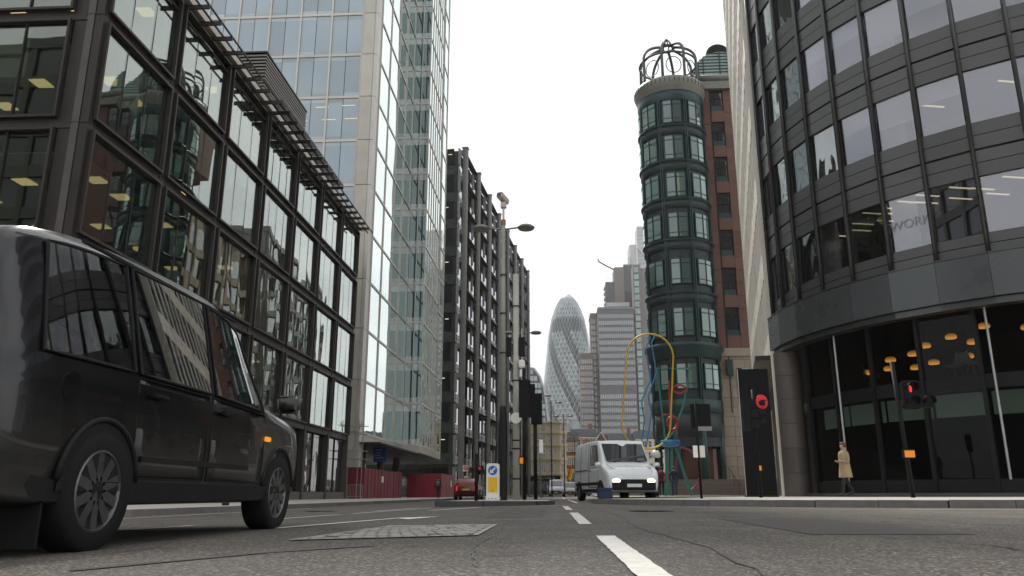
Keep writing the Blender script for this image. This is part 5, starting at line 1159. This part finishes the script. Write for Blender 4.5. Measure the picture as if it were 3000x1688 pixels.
# ================================================================= people
skin = (.42, .26, .19)
def body_mat(name, legs, top, hips, neck, shoe=(.02, .02, .02)):
    m, t = newmat(name); L = t.links.new; o = N(t, 'ShaderNodeOutputMaterial'); p = N(t, 'ShaderNodeBsdfPrincipled'); p.inputs['Roughness'].default_value = .85
    tc_ = N(t, 'ShaderNodeTexCoord'); sx = N(t, 'ShaderNodeSeparateXYZ'); L(tc_.outputs['Object'], sx.inputs[0]); r = N(t, 'ShaderNodeValToRGB'); r.color_ramp.interpolation = 'CONSTANT'
    dv = N(t, 'ShaderNodeMath', operation='DIVIDE'); dv.inputs[1].default_value = 2.; L(sx.outputs[2], dv.inputs[0]); L(dv.outputs[0], r.inputs[0])
    e = r.color_ramp.elements; e[0].position = 0; e[0].color = (*shoe, 1); e[1].position = .045; e[1].color = (*legs, 1)
    for pos, c_ in ((hips / 2, top), (neck / 2, skin)): k = e.new(pos); k.color = (*c_, 1)
    n = N(t, 'ShaderNodeTexNoise'); n.inputs['Scale'].default_value = 9; L(tc_.outputs['Object'], n.inputs[0]); b = N(t, 'ShaderNodeBump'); b.inputs['Strength'].default_value = .5; b.inputs['Distance'].default_value = .03; L(n.outputs[0], b.inputs['Height']); L(b.outputs[0], p.inputs['Normal'])
    L(r.outputs[0], p.inputs['Base Color']); L(p.outputs[0], o.inputs[0]); return m
def person(label, loc, rz, h, legs, top, hair, stride=.0, arm=.1, coat=None, bag=None, carry=False, shoe=(.02, .02, .02), hood=False, sit=False):
    """faces -Y before rotation"""
    t = T('person', label, 'person', loc, rz, 'pedestrians'); k = h / 1.75; s = stride
    J = {'pelvis': (0, 0, .95, .155, .11), 'waist': (0, .0, 1.1, .14, .1), 'chest': (0, .0, 1.3, .165, .115), 'neckb': (0, .01, 1.44, .09, .08), 'neck': (0, 0, 1.51, .055, .055), 'head': (0, -.015, 1.6, .082, .1), 'crown': (0, -.005, 1.7, .07, .085)}
    E_ = [('pelvis', 'waist'), ('waist', 'chest'), ('chest', 'neckb'), ('neckb', 'neck'), ('neck', 'head'), ('head', 'crown')]
    for sg, nm in ((1, 'r'), (-1, 'l')):
        f = -s * sg
        J.update({nm + 'hip': (sg * .1, f * .05, .88, .1, .1), nm + 'knee': (sg * .1, f * .22 - .03 * (s > 0), .5, .065, .07), nm + 'ankle': (sg * .1, f * .42 + (.08 if f > 0 else 0), .1 + (.06 if f > .01 else 0), .042, .045), nm + 'toe': (sg * .115, f * .42 - .16, .045 + (.0 if f <= .01 else .02), .04, .035)})
        E_ += [('pelvis', nm + 'hip'), (nm + 'hip', nm + 'knee'), (nm + 'knee', nm + 'ankle'), (nm + 'ankle', nm + 'toe')]
        el = (sg * .25, -f * .1 + .05, 1.12) ; ha = (sg * .24, -f * .28 - .04, .88)
        if carry: el = (sg * .24, .02, 1.1); ha = (sg * .1, -.24, 1.15)
        J.update({nm + 'sh': (sg * .18, .01, 1.4, .07, .07), nm + 'el': (*el, .048, .048), nm + 'wr': (*ha, .034, .034), nm + 'hand': (ha[0] - sg * .01, ha[1] - .03, ha[2] - (.1 if not carry else 0), .036, .028)})
        E_ += [('neckb', nm + 'sh'), (nm + 'sh', nm + 'el'), (nm + 'el', nm + 'wr'), (nm + 'wr', nm + 'hand')]
    if sit:
        for n_ in J: J[n_] = (J[n_][0], J[n_][1], J[n_][2] - .42, *J[n_][3:])
        for sg, nm in ((1, 'r'), (-1, 'l')):
            J[nm + 'hip'] = (sg * .1, -.02, .5, .1, .1); J[nm + 'knee'] = (sg * .12, -.44, .5, .065, .07); J[nm + 'ankle'] = (sg * .12, -.55, .12, .042, .045); J[nm + 'toe'] = (sg * .12, -.72, .06, .04, .035)
            J[nm + 'el'] = (sg * .24, -.14, .74, .048, .048); J[nm + 'wr'] = (sg * .16, -.42, .74, .034, .034); J[nm + 'hand'] = (sg * .15, -.5, .77, .036, .028)
    dz_ = -.42 if sit else 0
    names = list(J); me = bpy.data.meshes.new('body'); me.from_pydata([tuple(c * k for c in J[n][:3]) for n in names], [(names.index(a), names.index(b)) for a, b in E_], [])
    bm = bmesh.new(); bm.from_mesh(me); lay = bm.verts.layers.skin.verify(); bm.verts.ensure_lookup_table()
    for i, n in enumerate(names): bm.verts[i][lay].radius = (J[n][3] * k, J[n][4] * k); bm.verts[i][lay].use_root = (n == 'pelvis')
    bm.to_mesh(me); bm.free(); me.materials.append(body_mat('clothes', legs, top, (.93 + dz_) * k if not sit else .56 * k, (1.49 + dz_) * k, shoe))
    o = link(bpy.data.objects.new('body', me), t); o.modifiers.new('skin', 'SKIN').use_smooth_shade = True; ss = o.modifiers.new('sub', 'SUBSURF'); ss.levels = 2; ss.render_levels = 2
    hm = M('hair', hair, .7, 0, .2, 20)
    hb = MB(); hb.lathe([(.0, .115), (.06, .1), (.096, .05), (.102, 0), (.095, -.06 if not hood else -.16)], 18, R(-20), R(200), (0, .0, 0)); ho = hb.build('hair', hm, t, True); ho.location = (0, .0, (1.655 + dz_) * k); ho.scale = (k, 1.08 * k, k); sm = ho.modifiers.new('thick', 'SOLIDIFY'); sm.thickness = .015
    hb = MB(); hb.lathe([(0, .105), (.06, .092), (.09, .055)], 18); ho = hb.build('hair', hm, t, True); ho.location = (0, 0, (1.665 + dz_) * k); ho.scale = (k, 1.1 * k, k)
    if coat:
        cm = M('coat', coat, .85, 0, .2, 6, .3, 20); mb = MB(); mb.lathe([(.26, .62), (.235, .8), (.205, 1.0), (.19, 1.12), (.215, 1.3), (.19, 1.42), (.1, 1.49)], 22); c_ = mb.build('coat', cm, t, True); c_.scale = (k, .78 * k, k)
    if bag:
        mb = MB(); mb.box((-.15, .12, 1.02), (.15, .26, 1.42)); b_ = mb.build('backpack', M('bag', bag, .8), t, True, .04); b_.scale = (k, k, k)
    return t
zr = gz(6) + .12
person('driver in a grey jumper seated inside the black cab', (-3.05, 6.02, gz(-3.4) + .3), R(180), 1.74, (.02, .02, .03), (.09, .09, .1), (.05, .035, .025), 0, sit=True)
person('small person in black walking away behind the white van', (4.95, 48.6, zr), R(180), 1.42, (.015, .015, .018), (.02, .02, .022), (.03, .02, .015), .25, bag=None)
person('person in a long black coat seen from behind, near the steps', (5.35, 48.4, zr), R(185), 1.56, (.015, .015, .018), (.02, .02, .024), (.02, .016, .012), .2, coat=(.02, .02, .024), hood=True)
person('person in a red jacket with dark backpack walking away', (5.95, 47.8, zr), R(175), 1.66, (.012, .013, .02), (.3, .02, .03), (.03, .02, .015), .3, bag=(.04, .01, .015))
person('person in navy jacket and jeans right of the red jacket', (6.75, 48.2, zr), R(180), 1.7, (.03, .045, .09), (.02, .024, .04), (.06, .06, .06), .25)
person('person in a tan coat walking along the lobby glass holding a cup', (9.0, 26, gz(9) + .12), R(-80), 1.68, (.015, .015, .018), (.32, .24, .15), (.12, .06, .03), .5, coat=(.34, .25, .15), carry=True)
person('person in dark clothes and white shoes at the right edge', (12.15, 21.2, gz(12) + .12), R(80), 1.72, (.02, .022, .03), (.035, .03, .035), (.03, .02, .02), .55, shoe=(.6, .6, .6))
person('dark figure walking beside the bright red hoarding on the left', (-9.35, 62, gz(-9.3) + .12), R(170), 1.62, (.015, .015, .017), (.02, .02, .022), (.02, .02, .02), .3, bag=(.15, .15, .14))
# ---------------------------------------------------------------- haze
hm, ht = newmat('haze_air'); ho_ = N(ht, 'ShaderNodeOutputMaterial'); pv = N(ht, 'ShaderNodeVolumePrincipled')
pv.inputs['Color'].default_value = (.93, .95, 1, 1); pv.inputs['Density'].default_value = .00017; pv.inputs['Anisotropy'].default_value = .2
ht.links.new(pv.outputs[0], ho_.inputs['Volume'])
tag(MB().box((-160, -50, -1.6), (160, 790, 240)).build('haze', hm), 'thin pale haze in the air along the street', kind='stuff')
